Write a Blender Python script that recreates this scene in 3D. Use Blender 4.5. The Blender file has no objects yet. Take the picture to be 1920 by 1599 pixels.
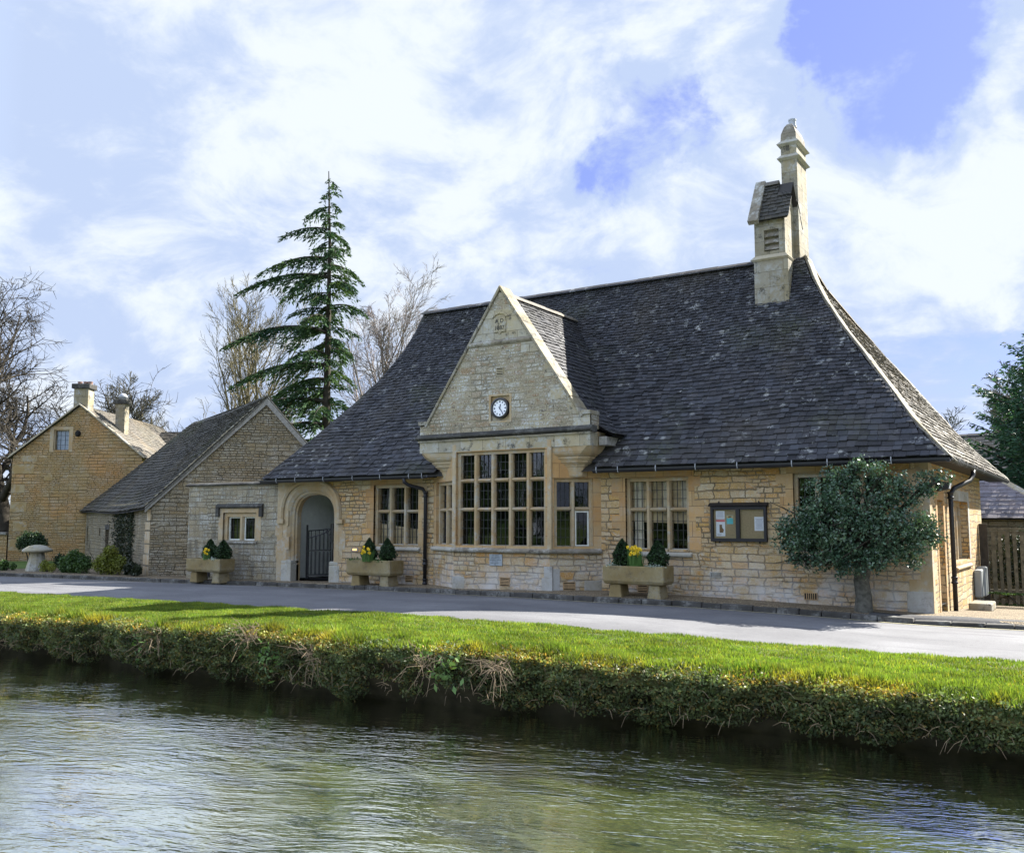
import bpy, bmesh, math, random
import numpy as np
from mathutils import Vector, Matrix
from math import radians as R, sin, cos, pi, sqrt
SC = bpy.context.scene
COL = SC.collection
rnd = random.Random(7)
NR = np.random.default_rng(11)

# ------------------------------------------------------------------ camera, sky, sun, exposure
cam_d = bpy.data.cameras.new('camera')
cam = bpy.data.objects.new('camera', cam_d); COL.objects.link(cam)
cam_d.sensor_width = 36; cam_d.lens = 1740/1920*36
cam_d.clip_start = 0.1; cam_d.clip_end = 3000
cam.location = (0, 0, 1.55)
cam.rotation_euler = (R(90+5.841), 0, R(32.667))
SC.camera = cam
SUN_AZ, SUN_EL = R(28.6), R(38.6)
SDIR = Vector((sin(SUN_AZ)*cos(SUN_EL), cos(SUN_AZ)*cos(SUN_EL), sin(SUN_EL)))
W = bpy.data.worlds.new('World'); SC.world = W; W.use_nodes = True
SC.view_settings.view_transform = 'Standard'; SC.view_settings.look = 'None'
SC.view_settings.exposure = 1.95; SC.view_settings.gamma = 1
SC.cycles.max_bounces = 6; SC.cycles.diffuse_bounces = 3; SC.cycles.glossy_bounces = 3
SC.cycles.transparent_max_bounces = 8; SC.cycles.transmission_bounces = 3
SC.cycles.use_denoising = True

class NT:
    """small node-tree helper"""
    def __init__(s, tree):
        s.t = tree; s.n = tree.nodes; s.l = tree.links
    def add(s, typ, ins=None, **kw):
        nd = s.n.new(typ)
        for k, v in kw.items(): setattr(nd, k, v)
        for k, v in (ins or {}).items(): s.put(nd, k, v)
        return nd
    def put(s, nd, k, v):
        sock = nd.inputs[k]
        if hasattr(v, 'is_output'): s.l.new(v, sock)
        elif hasattr(v, 'outputs'): s.l.new(v.outputs[0], sock)
        else:
            if isinstance(v, (tuple, list)) and len(v) == 3 and sock.type == 'RGBA': v = (*v, 1)
            sock.default_value = v
    def math(s, op, a, b=None, c=None, clamp=False):
        nd = s.n.new('ShaderNodeMath'); nd.operation = op; nd.use_clamp = clamp
        for i, v in enumerate((a, b, c)):
            if v is not None: s.put(nd, i, v)
        return nd.outputs[0]
    def vmath(s, op, a, b=None, out=0):
        nd = s.n.new('ShaderNodeVectorMath'); nd.operation = op
        s.put(nd, 0, a)
        if b is not None: s.put(nd, 1, b)
        return nd.outputs[out]
    def mix(s, f, a, b, bt='MIX'):
        nd = s.n.new('ShaderNodeMix'); nd.data_type = 'RGBA'; nd.blend_type = bt
        s.put(nd, 0, f); s.put(nd, 6, a); s.put(nd, 7, b)
        return nd.outputs[2]
    def ramp(s, f, stops, interp='LINEAR'):
        nd = s.n.new('ShaderNodeValToRGB'); s.put(nd, 0, f)
        cr = nd.color_ramp; cr.interpolation = interp
        while len(cr.elements) < len(stops): cr.elements.new(0.5)
        for e, (p, c) in zip(cr.elements, stops):
            e.position = p; e.color = (*c, 1) if isinstance(c, (tuple, list)) else (c, c, c, 1)
        return nd.outputs[0]
    def rng(s, v, a, b, c=0.0, d=1.0, smooth=False):
        nd = s.n.new('ShaderNodeMapRange'); nd.clamp = True
        if smooth: nd.interpolation_type = 'SMOOTHSTEP'
        for i, x in enumerate((v, a, b, c, d)): s.put(nd, i, x)
        return nd.outputs[0]
    def noise(s, vec, scale, detail=4, rough=.55, dist=0, out=0):
        nd = s.n.new('ShaderNodeTexNoise')
        s.put(nd, 'Vector', vec); s.put(nd, 'Scale', scale); s.put(nd, 'Detail', detail)
        s.put(nd, 'Roughness', rough); s.put(nd, 'Distortion', dist)
        return nd.outputs[out]
    def voro(s, vec, scale, feat='F1', out=0, rand=1.0):
        nd = s.n.new('ShaderNodeTexVoronoi'); nd.feature = feat
        s.put(nd, 'Vector', vec); s.put(nd, 'Scale', scale); s.put(nd, 'Randomness', rand)
        return nd.outputs[out]
    def scale(s, vec, sc, loc=(0, 0, 0), rot=(0, 0, 0)):
        nd = s.n.new('ShaderNodeMapping'); s.put(nd, 0, vec)
        nd.inputs[1].default_value = loc; nd.inputs[2].default_value = rot
        nd.inputs[3].default_value = sc
        return nd.outputs[0]

def make_world():
    g = NT(W.node_tree); g.n.clear()
    out = g.add('ShaderNodeOutputWorld'); bg = g.add('ShaderNodeBackground')
    g.l.new(bg.outputs[0], out.inputs[0])
    sky = g.add('ShaderNodeTexSky'); sky.sky_type = 'NISHITA'; sky.sun_disc = False
    sky.sun_elevation = SUN_EL; sky.sun_rotation = SUN_AZ
    sky.air_density = 1.0; sky.dust_density = 0.6; sky.ozone_density = 2.0
    d = g.add('ShaderNodeTexCoord').outputs['Generated']
    dn = g.vmath('NORMALIZE', d)
    # clouds: a flat cloud layer seen in perspective, plus broad fields
    sep = g.add('ShaderNodeSeparateXYZ', {0: dn})
    zz = g.math('MAXIMUM', g.math('ADD', sep.outputs[2], .42), .05)
    lay = g.vmath('DIVIDE', dn, g.add('ShaderNodeCombineXYZ', {0: zz, 1: zz, 2: 1.0}).outputs[0])
    warp = g.noise(lay, 1.6, 3, .5, out=1)
    sc = g.add('ShaderNodeVectorMath', {0: g.vmath('SUBTRACT', warp, (.5, .5, .5)), 'Scale': .5}, operation='SCALE')
    lay2 = g.vmath('ADD', lay, sc.outputs[0])
    n1 = g.noise(lay2, 4.3, 12, .62)
    n2 = g.noise(lay2, 0.9, 4, .5)
    dens = g.math('ADD', g.math('MULTIPLY', n1, 1.45), g.math('MULTIPLY', n2, .30))
    wn = g.add('ShaderNodeVectorMath', {0: g.vmath('SUBTRACT', g.noise(dn, 7.0, 6, .62, out=1), (.5, .5, .5)), 'Scale': .26}, operation='SCALE')
    dw = g.vmath('NORMALIZE', g.vmath('ADD', dn, wn.outputs[0]))
    def blob(vec, width, amt):
        nonlocal dens
        v = Vector(vec).normalized()
        dot = g.vmath('DOT_PRODUCT', dw, tuple(v), out=1)
        f = g.rng(dot, cos(width), 1.0, 0.0, 1.0, True)
        dens = g.math('ADD', dens, g.math('MULTIPLY', f, amt))
    for b in SKY_BLOBS: blob(*b)
    cover = g.rng(dens, .58, .88, 0, 1, True)
    shade = g.noise(g.vmath('ADD', lay2, (.05, .12, 0)), 6.0, 10, .62)
    lft = g.rng(g.vmath('DOT_PRODUCT', dn, tuple(Vector((-.86, .46, .34)).normalized()), out=1), cos(.62), 1.0, 0, .36, True)
    thick = g.rng(g.math('ADD', g.math('SUBTRACT', dens, lft), g.math('MULTIPLY', g.math('SUBTRACT', shade, .5), 2.1)), .74, 1.42, 0, 1, True)
    cloud = g.mix(thick, (1.52, 1.84, 2.50), (2.42, 2.60, 2.80))
    # sun-facing clouds behind the camera, boosted as added fill for the shaded facade
    op = g.rng(g.vmath('DOT_PRODUCT', dn, tuple(-Vector((SDIR.x, SDIR.y, 0)).normalized()), out=1), .0, .8, 1.0, 2.9)
    cloud = g.mix(1.0, cloud, g.add('ShaderNodeCombineColor', {0: op, 1: op, 2: op}).outputs[0], 'MULTIPLY')
    blue = g.mix(.82, sky.outputs[0], (.58, .70, 1.98))
    col = g.mix(g.math('MULTIPLY', cover, .97), blue, cloud)
    # below the horizon: dull ground colour
    col = g.mix(g.rng(sep.outputs[2], -.03, .01), (.35, .38, .33), col)
    g.put(bg, 0, col); bg.inputs[1].default_value = .10

SKY_BLOBS = [
    ((-.155, .89, .44), .135, -.36), ((-.12, .87, .50), .14, -.34), ((-.37, .84, .405), .09, -.36), ((-.31, .86, .38), .05, -.16), ((-.46, .80, .37), .06, -.12), ((-.42, .83, .36), .05, -.10),
    ((-.86, .46, .32), .62, .38), ((-.66, .62, .50), .2, .2), ((-.14, .975, .20), .05, -.16), ((-.17, .98, .17), .09, -.10), ((-.10, .985, .12), .08, -.10),
    ((-.07, .91, .38), .16, .36), ((-.10, .95, .26), .12, .22), ((-.30, .86, .48), .17, .28), ((-.62, .70, .36), .30, .12),
    ((-.48, .82, .27), .22, .14), ((-.82, .50, .30), .35, .04), ((-.16, .95, .28), .16, .14),
    ((-.55, .66, .52), .25, .16),
]
make_world()
sun_d = bpy.data.lights.new('sun', 'SUN'); sun = bpy.data.objects.new('sun', sun_d); COL.objects.link(sun)
sun_d.energy = 5.0; sun_d.angle = R(.5); sun_d.color = (1.0, .95, .86)
sun.rotation_euler = SDIR.to_track_quat('Z', 'Y').to_euler()
sun.location = (20, 40, 40)

# ------------------------------------------------------------------ object helpers
def tag(o, label=None, cat=None, group=None, kind=None):
    if label: o['label'] = label
    if cat: o['category'] = cat
    if group: o['group'] = group
    if kind: o['kind'] = kind
    return o

def wloc(o):
    v = Vector((0, 0, 0))
    while o is not None:
        v = v + o.location; o = o.parent
    return v

def thing(name, label, cat, loc, group=None):
    o = bpy.data.objects.new(name, None); COL.objects.link(o); o.location = loc
    o.empty_display_size = .2
    return tag(o, label, cat, group)

def link_mesh(name, me, mats, parent=None, base=None):
    for m in (mats if isinstance(mats, (list, tuple)) else [mats]): me.materials.append(m)
    o = bpy.data.objects.new(name, me); COL.objects.link(o)
    off = Vector((0, 0, 0))
    if parent is not None:
        o.parent = parent; off = wloc(parent)
    if base is not None:
        o.location = Vector(base)-off; off = Vector(base)
    if off.length > 0: me.transform(Matrix.Translation(-off))
    return o

def uv_box(me, off=(0, 0, 0)):
    n = len(me.polygons)
    if n == 0: return
    nl = len(me.loops)
    co = np.empty(len(me.vertices)*3); me.vertices.foreach_get('co', co); co = co.reshape(-1, 3)
    vi = np.empty(nl, int); me.loops.foreach_get('vertex_index', vi)
    tot = np.empty(n, int); me.polygons.foreach_get('loop_total', tot)
    nor = np.empty(n*3); me.polygons.foreach_get('normal', nor); nor = nor.reshape(-1, 3)
    ln = np.repeat(nor, tot, axis=0); p = co[vi]
    h = np.hypot(ln[:, 0], ln[:, 1]); hs = np.maximum(h, 1e-6)
    tx, ty = -ln[:, 1]/hs, ln[:, 0]/hs
    u = p[:, 0]*tx+p[:, 1]*ty; v = p[:, 2].copy()
    flat = np.abs(ln[:, 2]) > .8
    u[flat] = p[flat, 0]; v[flat] = p[flat, 1]
    uv = me.uv_layers.new(name='UVMap')
    uv.data.foreach_set('uv', np.stack([u, v], 1).ravel())

class MB:
    """collects geometry for ONE mesh object"""
    def __init__(s): s.v = []; s.f = []; s.m = []; s.c = []; s.cur = 0; s.col = (.5, .5, .5)
    def vert(s, p): s.v.append(tuple(p)); s.c.append(s.col); return len(s.v)-1
    def face(s, pts):
        s.f.append(tuple(s.vert(p) for p in pts)); s.m.append(s.cur)
    def quad(s, a, b, c, d): s.face((a, b, c, d))
    def hexa(s, p):  # p[0..3] bottom ring, p[4..7] top ring
        i = [s.vert(q) for q in p]
        for q in ((0, 3, 2, 1), (4, 5, 6, 7), (0, 1, 5, 4), (1, 2, 6, 5), (2, 3, 7, 6), (3, 0, 4, 7)):
            s.f.append(tuple(i[k] for k in q)); s.m.append(s.cur)
    def box(s, a, b):
        x0, y0, z0 = a; x1, y1, z1 = b
        s.hexa([(x0, y0, z0), (x1, y0, z0), (x1, y1, z0), (x0, y1, z0), (x0, y0, z1), (x1, y0, z1), (x1, y1, z1), (x0, y1, z1)])
    def lbox(s, L, a, b):  # box in a local frame L(u,d,z)
        x0, y0, z0 = a; x1, y1, z1 = b
        s.hexa([L(x0, y0, z0), L(x1, y0, z0), L(x1, y1, z0), L(x0, y1, z0), L(x0, y0, z1), L(x1, y0, z1), L(x1, y1, z1), L(x0, y1, z1)])
    def prism(s, poly, d):  # poly list of 3D points, d extrusion vector
        d = Vector(d); a = [s.vert(p) for p in poly]; b = [s.vert(Vector(p)+d) for p in poly]
        n = len(poly)
        s.f.append(tuple(a)); s.m.append(s.cur); s.f.append(tuple(reversed(b))); s.m.append(s.cur)
        for i in range(n):
            j = (i+1) % n
            s.f.append((a[i], b[i], b[j], a[j])); s.m.append(s.cur)
    def tube(s, pts, rad, n=6, cap=True):
        pts = [Vector(p) for p in pts]
        if not isinstance(rad, (list, tuple)): rad = [rad]*len(pts)
        rings = []
        t0 = (pts[1]-pts[0]).normalized()
        ref = Vector((0, 0, 1)) if abs(t0.z) < .9 else Vector((1, 0, 0))
        for i, p in enumerate(pts):
            t = (pts[min(i+1, len(pts)-1)]-pts[max(i-1, 0)])
            t = t.normalized() if t.length > 1e-9 else t0
            x = t.cross(ref)
            if x.length < 1e-4: x = t.cross(Vector((0, 1, 0)))
            x.normalize(); y = t.cross(x)
            rings.append([s.vert(p+(x*cos(2*pi*k/n)+y*sin(2*pi*k/n))*rad[i]) for k in range(n)])
        for a, b in zip(rings, rings[1:]):
            for k in range(n):
                j = (k+1) % n
                s.f.append((a[k], a[j], b[j], b[k])); s.m.append(s.cur)
        if cap:
            s.f.append(tuple(reversed(rings[0]))); s.m.append(s.cur)
            s.f.append(tuple(rings[-1])); s.m.append(s.cur)
    def lathe(s, c, prof, n=24, axis='z', squash=(1, 1)):
        rings = []
        for r, z in prof:
            ring = []
            for k in range(n):
                a = 2*pi*k/n
                if axis == 'z': p = (c[0]+r*cos(a)*squash[0], c[1]+r*sin(a)*squash[1], c[2]+z)
                else: p = (c[0]+r*cos(a), c[1]-z, c[2]+r*sin(a))
                ring.append(s.vert(p))
            rings.append(ring)
        for a, b in zip(rings, rings[1:]):
            for k in range(n):
                j = (k+1) % n
                s.f.append((a[k], a[j], b[j], b[k])); s.m.append(s.cur)
        s.f.append(tuple(reversed(rings[0]))); s.m.append(s.cur)
        s.f.append(tuple(rings[-1])); s.m.append(s.cur)
    def build(s, name, mats, parent=None, base=None, smooth=False, bevel=0, tint=False, recalc=True):
        me = bpy.data.meshes.new(name); me.from_pydata(s.v, [], s.f); me.update()
        if recalc:
            bm = bmesh.new(); bm.from_mesh(me); bmesh.ops.recalc_face_normals(bm, faces=bm.faces); bm.to_mesh(me); bm.free()
        me.polygons.foreach_set('material_index', s.m)
        if smooth: me.polygons.foreach_set('use_smooth', [True]*len(me.polygons))
        if tint:
            a = me.color_attributes.new('tint', 'FLOAT_COLOR', 'POINT')
            c = np.ones((len(s.v), 4)); c[:, :3] = np.array(s.c); a.data.foreach_set('color', c.ravel())
        uv_box(me)
        o = link_mesh(name, me, mats, parent, base)
        if bevel:
            b = o.modifiers.new('bevel', 'BEVEL'); b.width = bevel; b.segments = 2; b.limit_method = 'ANGLE'
        return o

def fast_mesh(name, V, F, mats, parent=None, base=None, tint=None, smooth=False):
    """V (n,3), F (m,k) arrays, one polygon size"""
    me = bpy.data.meshes.new(name)
    V = np.asarray(V, dtype=np.float32); F = np.asarray(F, dtype=np.int32)
    m, k = F.shape
    me.vertices.add(len(V)); me.vertices.foreach_set('co', V.ravel())
    me.loops.add(m*k); me.loops.foreach_set('vertex_index', F.ravel())
    me.polygons.add(m); me.polygons.foreach_set('loop_start', np.arange(0, m*k, k, dtype=np.int32))
    me.polygons.foreach_set('loop_total', np.full(m, k, dtype=np.int32))
    if smooth: me.polygons.foreach_set('use_smooth', np.ones(m, dtype=bool))
    me.update(calc_edges=True)
    if tint is not None:
        a = me.color_attributes.new('tint', 'FLOAT_COLOR', 'POINT')
        c = np.ones((len(V), 4), dtype=np.float32); c[:, :3] = tint; a.data.foreach_set('color', c.ravel())
    return link_mesh(name, me, mats, parent, base)

def leaf_arrays(P, size, up=None, aspect=.55, fold=.0, dirs=None, rng=NR):
    """diamond leaves at P (n,3); returns V,F"""
    n = len(P)
    a = rng.normal(size=(n, 3)) if dirs is None else dirs+rng.normal(size=(n, 3))*.35
    if up is not None: a = a + np.asarray(up)
    a /= np.linalg.norm(a, axis=1, keepdims=True)+1e-9
    b = np.cross(a, rng.normal(size=(n, 3))); b /= np.linalg.norm(b, axis=1, keepdims=True)+1e-9
    s = (np.asarray(size)*(rng.uniform(.65, 1.35, n)))[:, None]
    V = np.empty((n, 4, 3))
    V[:, 0] = P-a*s*.5; V[:, 2] = P+a*s*.5
    V[:, 1] = P+b*s*aspect*.5; V[:, 3] = P-b*s*aspect*.5
    F = np.arange(n*4).reshape(n, 4)
    return V.reshape(-1, 3), F

def zg(x, y=17.0):
    z = float(np.interp(x, [-60, -23, -18, -14, -10, -7, -5, -2.7, 2], [-.1, -.08, -.03, .04, .1, .06, .01, -.06, -.1]))
    f = min(1, max(0, (x+5)/2.2)); f = f*f*(3-2*f)
    return z-f*.055*max(0, min(y, 26)-17.9)
def zgv(x): return np.interp(x, [-60, -23, -18, -14, -10, -7, -5, -2.7, 2], [-.1, -.08, -.03, .04, .1, .06, .01, -.06, -.1])
KX = [-60, -30.2, -23.7, -18.7, -15, -11.8, -9.95, -8.5, -6.8, -4.6, -3.4, -2.6, -1.4, 3, 40]
KY = [14.6, 16.4, 17.1, 17.35, 17.0, 16.55, 16.3, 16.38, 16.65, 16.82, 16.82, 16.9, 17.05, 17.6, 22]
def kerb_y(x): return float(np.interp(x, KX, KY))
GX = [-60, -22.7, -16.7, -11.2, -8.5, -5.15, -2.9, -1, 40]
GY = [11.5, 12.45, 12.4, 12.0, 12.15, 12.45, 12.8, 13.0, 14]
def grass_y(x): return np.interp(x, GX, GY)
BX = [-60, -17.1, -12.2, -8.7, -6.3, -4.2, -2.4, -.8, 3, 40]
BY = [8.6, 9.35, 9.36, 9.4, 9.76, 10.2, 10.4, 10.5, 10.6, 11]
def brink_y(x): return np.interp(x, BX, BY)
WATER_Z = -.8
# ------------------------------------------------------------------ materials
MATS = {}
def mat(name):
    m = bpy.data.materials.new(name); m.use_nodes = True
    g = NT(m.node_tree); g.n.clear()
    out = g.add('ShaderNodeOutputMaterial'); p = g.add('ShaderNodeBsdfPrincipled')
    g.l.new(p.outputs[0], out.inputs[0]); p.inputs['Roughness'].default_value = .85
    p.inputs['Specular IOR Level'].default_value = .3
    g.p = p; g.out = out; g.m = m; MATS[name] = m
    return g
def bump(g, h, strength=.5, dist=.02):
    b = g.add('ShaderNodeBump', {'Height': h, 'Strength': strength, 'Distance': dist})
    g.put(g.p, 'Normal', b.outputs[0]); return b
def plain(name, col, rough=.6, spec=.3, var=.15, scale=8, metal=0, bmp=0):
    g = mat(name)
    o = g.add('ShaderNodeTexCoord').outputs['Object']
    n = g.noise(o, scale, 5)
    k = g.rng(n, .3, .7, 1-var, 1+var)
    c = g.mix(1.0, col, g.add('ShaderNodeCombineColor', {0: k, 1: k, 2: k}).outputs[0], 'MULTIPLY')
    g.put(g.p, 'Base Color', c); g.p.inputs['Roughness'].default_value = rough
    g.p.inputs['Specular IOR Level'].default_value = spec; g.p.inputs['Metallic'].default_value = metal
    if bmp: bump(g, n, bmp, .01)
    return g.m

def rubble(name, cols, row=.105, wid=.30, mortar=(.16, .13, .09), msize=.012, lichen=.3, lichcol=(.42, .42, .38),
           dark=.15, base_white=0.0, bumps=.9, warpv=.05, orange=0.0, seed=0.0, streak=0.0, speck=.35):
    g = mat(name)
    uv = g.add('ShaderNodeUVMap').outputs[0]
    uvo = g.vmath('ADD', uv, (seed*3.7, seed*1.3, 0))
    sp = g.add('ShaderNodeSeparateXYZ', {0: uvo})
    # uneven courses and stone lengths
    w1 = g.noise(g.scale(uvo, (.25, 3.2, 1)), 1.0, 2, .5)
    w2 = g.noise(g.scale(uvo, (2.2, 2.2, 1)), 1.0, 3, .5)
    w3 = g.noise(uvo, 14, 3, .6, out=1)
    v = g.math('ADD', sp.outputs[1], g.math('MULTIPLY', g.math('SUBTRACT', w1, .5), warpv*3.5))
    v = g.math('ADD', v, g.math('MULTIPLY', g.math('SUBTRACT', w2, .5), warpv))
    u = g.math('ADD', sp.outputs[0], g.math('MULTIPLY', g.math('SUBTRACT', g.noise(g.scale(uvo, (.9, 5, 1)), 1, 2), .5), .16))
    cmb = g.add('ShaderNodeCombineXYZ', {0: u, 1: v, 2: 0.0})
    ws = g.add('ShaderNodeVectorMath', {0: g.vmath('SUBTRACT', w3, (.5, .5, .5)), 'Scale': .035}, operation='SCALE')
    vec = g.vmath('ADD', cmb.outputs[0], ws.outputs[0])
    def brick(rw, wd, off, sq, sf):
        b = g.add('ShaderNodeTexBrick', {'Vector': vec, 'Scale': 1.0, 'Mortar Size': msize, 'Mortar Smooth': .35,
                  'Brick Width': wd, 'Row Height': rw, 'Color1': (0, 0, 0, 1), 'Color2': (1, 1, 1, 1), 'Mortar': (.5, .5, .5, 1)})
        b.offset = off; b.squash = sq; b.squash_frequency = sf; b.offset_frequency = 3
        return b
    b1 = brick(row, wid, .37, .7, 2); b2 = brick(row*1.62, wid*1.45, .43, 1.4, 3)
    sel = g.rng(g.noise(uvo, .8, 2), .47, .53)
    idx = g.mix(sel, b1.outputs[0], b2.outputs[0])
    mf = g.mix(sel, b1.outputs[1], b2.outputs[1])
    n = g.noise(uvo, 9, 6, .65); fine = g.noise(uvo, 55, 4, .6); big = g.noise(uvo, .55, 4, .55)
    stone = g.ramp(idx, [(i/(len(cols)-1), c) for i, c in enumerate(cols)])
    stone = g.mix(g.rng(n, .35, .75, 0, .55), stone, cols[len(cols)//2])
    stone = g.mix(g.rng(fine, .3, .7, 0, .35), stone, (.10, .085, .06), 'MULTIPLY')
    if orange: stone = g.mix(g.math('MULTIPLY', g.rng(big, .45, .65), orange), stone, (.42, .20, .055))
    l1 = g.noise(uvo, 2.1, 6, .7); l2 = g.noise(uvo, 24, 5, .7)
    lm = g.math('MULTIPLY', g.rng(l1, .48, .62), g.rng(l2, .42, .58))
    stone = g.mix(g.math('MULTIPLY', lm, lichen*2), stone, lichcol)
    d1 = g.math('MULTIPLY', g.rng(g.noise(uvo, 3.3, 6, .7, 0), .52, .68), g.rng(g.noise(uvo, 31, 4, .7), .45, .6))
    stone = g.mix(g.math('MULTIPLY', d1, dark*2.2), stone, (.045, .042, .035))
    if streak:
        st = g.noise(g.scale(uvo, (5, .35, 1)), 1, 5, .6)
        stone = g.mix(g.math('MULTIPLY', g.rng(st, .52, .68), streak), stone, (.05, .048, .042))
    s1 = g.noise(g.vmath('ADD', uvo, (7, 3, 0)), 30, 5, .75); s2 = g.noise(g.vmath('ADD', uvo, (1, 9, 0)), 24, 5, .75)
    stone = g.mix(g.math('MULTIPLY', g.rng(s1, .54, .62), speck), stone, (.56, .54, .48))
    stone = g.mix(g.math('MULTIPLY', g.rng(s2, .55, .63), speck), stone, (.075, .05, .025))
    mort = g.mix(g.rng(g.noise(uvo, 1.3, 4), .4, .6), mortar, tuple(min(1, c*2.0) for c in mortar))
    col = g.mix(mf, stone, mort)
    if base_white:
        bw = g.math('MULTIPLY', g.rng(sp.outputs[1], .95, .15, 0, 1), g.rng(g.noise(uvo, 1.4, 6, .65), .43, .60))
        col = g.mix(g.math('MULTIPLY', bw, base_white), col, (.50, .50, .50))
    g.put(g.p, 'Base Color', col)
    h = g.math('ADD', g.math('MULTIPLY', mf, -1.0), g.math('ADD', g.math('MULTIPLY', n, .55), g.math('MULTIPLY', fine, .22)))
    h = g.math('ADD', h, g.math('MULTIPLY', idx, .25))
    bump(g, h, bumps, .03)
    return g.m

def ashlar(name, c1, c2, lich=.25, grey=(.36, .36, .33), dark=.15, bmp=.35, joints=0):
    g = mat(name)
    o = g.add('ShaderNodeTexCoord').outputs['Object']
    n = g.noise(o, 1.7, 5, .6); n2 = g.noise(o, 16, 6, .65); n3 = g.noise(o, 70, 3, .6)
    c = g.mix(g.rng(n, .4, .6), c1, c2)
    c = g.mix(g.rng(n2, .35, .7, 0, .35), c, tuple(x*.62 for x in c1))
    l = g.math('MULTIPLY', g.rng(g.noise(o, 2.6, 6, .7), .48, .6), g.rng(n2, .4, .55))
    c = g.mix(g.math('MULTIPLY', l, lich*2), c, grey)
    dk = g.math('MULTIPLY', g.rng(g.noise(o, 4.5, 6, .7), .54, .68), g.rng(n3, .35, .6))
    c = g.mix(g.math('MULTIPLY', dk, dark*2.5), c, (.05, .047, .04))
    if joints:
        uv = g.add('ShaderNodeUVMap').outputs[0]
        b = g.add('ShaderNodeTexBrick', {'Vector': uv, 'Scale': 1.0, 'Mortar Size': .006, 'Brick Width': .62, 'Row Height': joints,
                  'Color1': (.25, .25, .25, 1), 'Color2': (.75, .75, .75, 1)})
        c = g.mix(g.math('MULTIPLY', b.outputs[1], .6), c, (.12, .10, .07))
        c = g.mix(.35, c, b.outputs[0], 'SOFT_LIGHT')
    g.put(g.p, 'Base Color', c)
    bump(g, g.math('ADD', n2, g.math('MULTIPLY', n3, .5)), bmp, .012)
    return g.m

def slate(name, base, tintamt=.5, lichen=.5, moss=.2):
    g = mat(name)
    o = g.add('ShaderNodeTexCoord').outputs['Object']
    a = g.add('ShaderNodeVertexColor', layer_name='tint').outputs[0]
    n = g.noise(o, 6, 6, .65); n2 = g.noise(o, 38, 5, .65); nb = g.noise(o, .5, 4, .6)
    c = g.mix(1.0, base, a, 'MULTIPLY')
    c = g.mix(g.rng(n, .35, .7, 0, .6), c, tuple(x*.55 for x in base))
    c = g.mix(g.rng(n2, .5, .75, 0, .6), c, tuple(min(1, x*1.7) for x in base))
    ls = g.noise(o, 4.2, 5, .72); lf = g.noise(o, 30, 4, .7)
    lb = g.rng(g.noise(g.vmath('ADD', o, (5, 2, 1)), .8, 4, .6), .42, .60, .1, 1.0)
    lm = g.math('MULTIPLY', lb, g.math('MULTIPLY', g.rng(ls, .58, .65), g.rng(lf, .44, .54)))
    c = g.mix(g.math('MULTIPLY', lm, lichen), c, (.40, .41, .40))
    sp = g.voro(o, 2.3)
    sm = g.math('MULTIPLY', lb, g.math('MULTIPLY', g.rng(sp, .17, .09), g.rng(lf, .36, .48)))
    c = g.mix(g.math('MULTIPLY', sm, lichen*.6), c, (.46, .46, .43))
    br = g.noise(o, .33, 5, .65)
    c = g.mix(g.math('MULTIPLY', g.rng(br, .50, .66), g.rng(n2, .35, .6, .2, .75)), c, tuple(x*q for x, q in zip(base, (1.7, 1.45, 1.0))))
    mm = g.math('MULTIPLY', g.rng(nb, .55, .68), g.rng(lf, .45, .6))
    c = g.mix(g.math('MULTIPLY', mm, moss), c, (.10, .12, .03))
    g.put(g.p, 'Base Color', c); g.p.inputs['Roughness'].default_value = .75
    bump(g, g.math('ADD', n, g.math('MULTIPLY', n2, .6)), .6, .012)
    return g.m

def leafmat(name, c1, c2, rough=.5, spec=.3, trans=.35, tcol=None, scale=3.0):
    g = mat(name)
    a = g.add('ShaderNodeVertexColor', layer_name='tint').outputs[0]
    o = g.add('ShaderNodeTexCoord').outputs['Object']
    n = g.noise(o, scale, 4, .6)
    c = g.mix(g.rng(n, .35, .65), c1, c2)
    c = g.mix(1.0, c, a, 'MULTIPLY')
    g.put(g.p, 'Base Color', c); g.p.inputs['Roughness'].default_value = rough
    g.p.inputs['Specular IOR Level'].default_value = spec
    if trans:
        t = g.add('ShaderNodeBsdfTranslucent', {0: g.mix(1.0, c, tcol or (1.5, 1.5, .7), 'MULTIPLY')})
        mx = g.add('ShaderNodeMixShader', {0: trans, 1: g.p.outputs[0], 2: t.outputs[0]})
        g.l.new(mx.outputs[0], g.out.inputs[0])
    return g.m

M = {}
CREAM, OCHRE, GREYC, ORNG, PALE = (.46, .345, .17), (.45, .285, .085), (.41, .365, .26), (.48, .265, .08), (.53, .455, .31)
M['rubble'] = rubble('hall_rubble_stone', [OCHRE, CREAM, PALE, ORNG, CREAM, GREYC, OCHRE], base_white=.7, lichen=.30, dark=.2, orange=.25, row=.095, wid=.23, msize=.014, mortar=(.13, .10, .06), lichcol=(.42, .41, .36))
M['gable'] = rubble('gable_stone', [(.36, .31, .205), (.27, .215, .13), (.36, .33, .26), (.25, .16, .075), (.33, .285, .20)], row=.085, wid=.2, lichen=.8, lichcol=(.43, .44, .42), dark=.85, mortar=(.18, .16, .11), msize=.014, seed=1, bumps=.9, speck=.75)
M['barn'] = rubble('outbuilding_stone', [(.25, .18, .085), (.29, .23, .13), (.24, .21, .15), (.32, .26, .16), (.22, .16, .085)], row=.075, wid=.24, lichen=.35, dark=.6, mortar=(.06, .05, .032), seed=2, bumps=1.0, speck=.55)
M['linkw'] = rubble('link_wall_stone', [(.28, .22, .12), (.31, .26, .17), (.27, .25, .19), (.33, .27, .16)], row=.1, wid=.26, lichen=.5, dark=.6, mortar=(.12, .10, .07), seed=3, streak=.8, lichcol=(.40, .41, .39))
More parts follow.
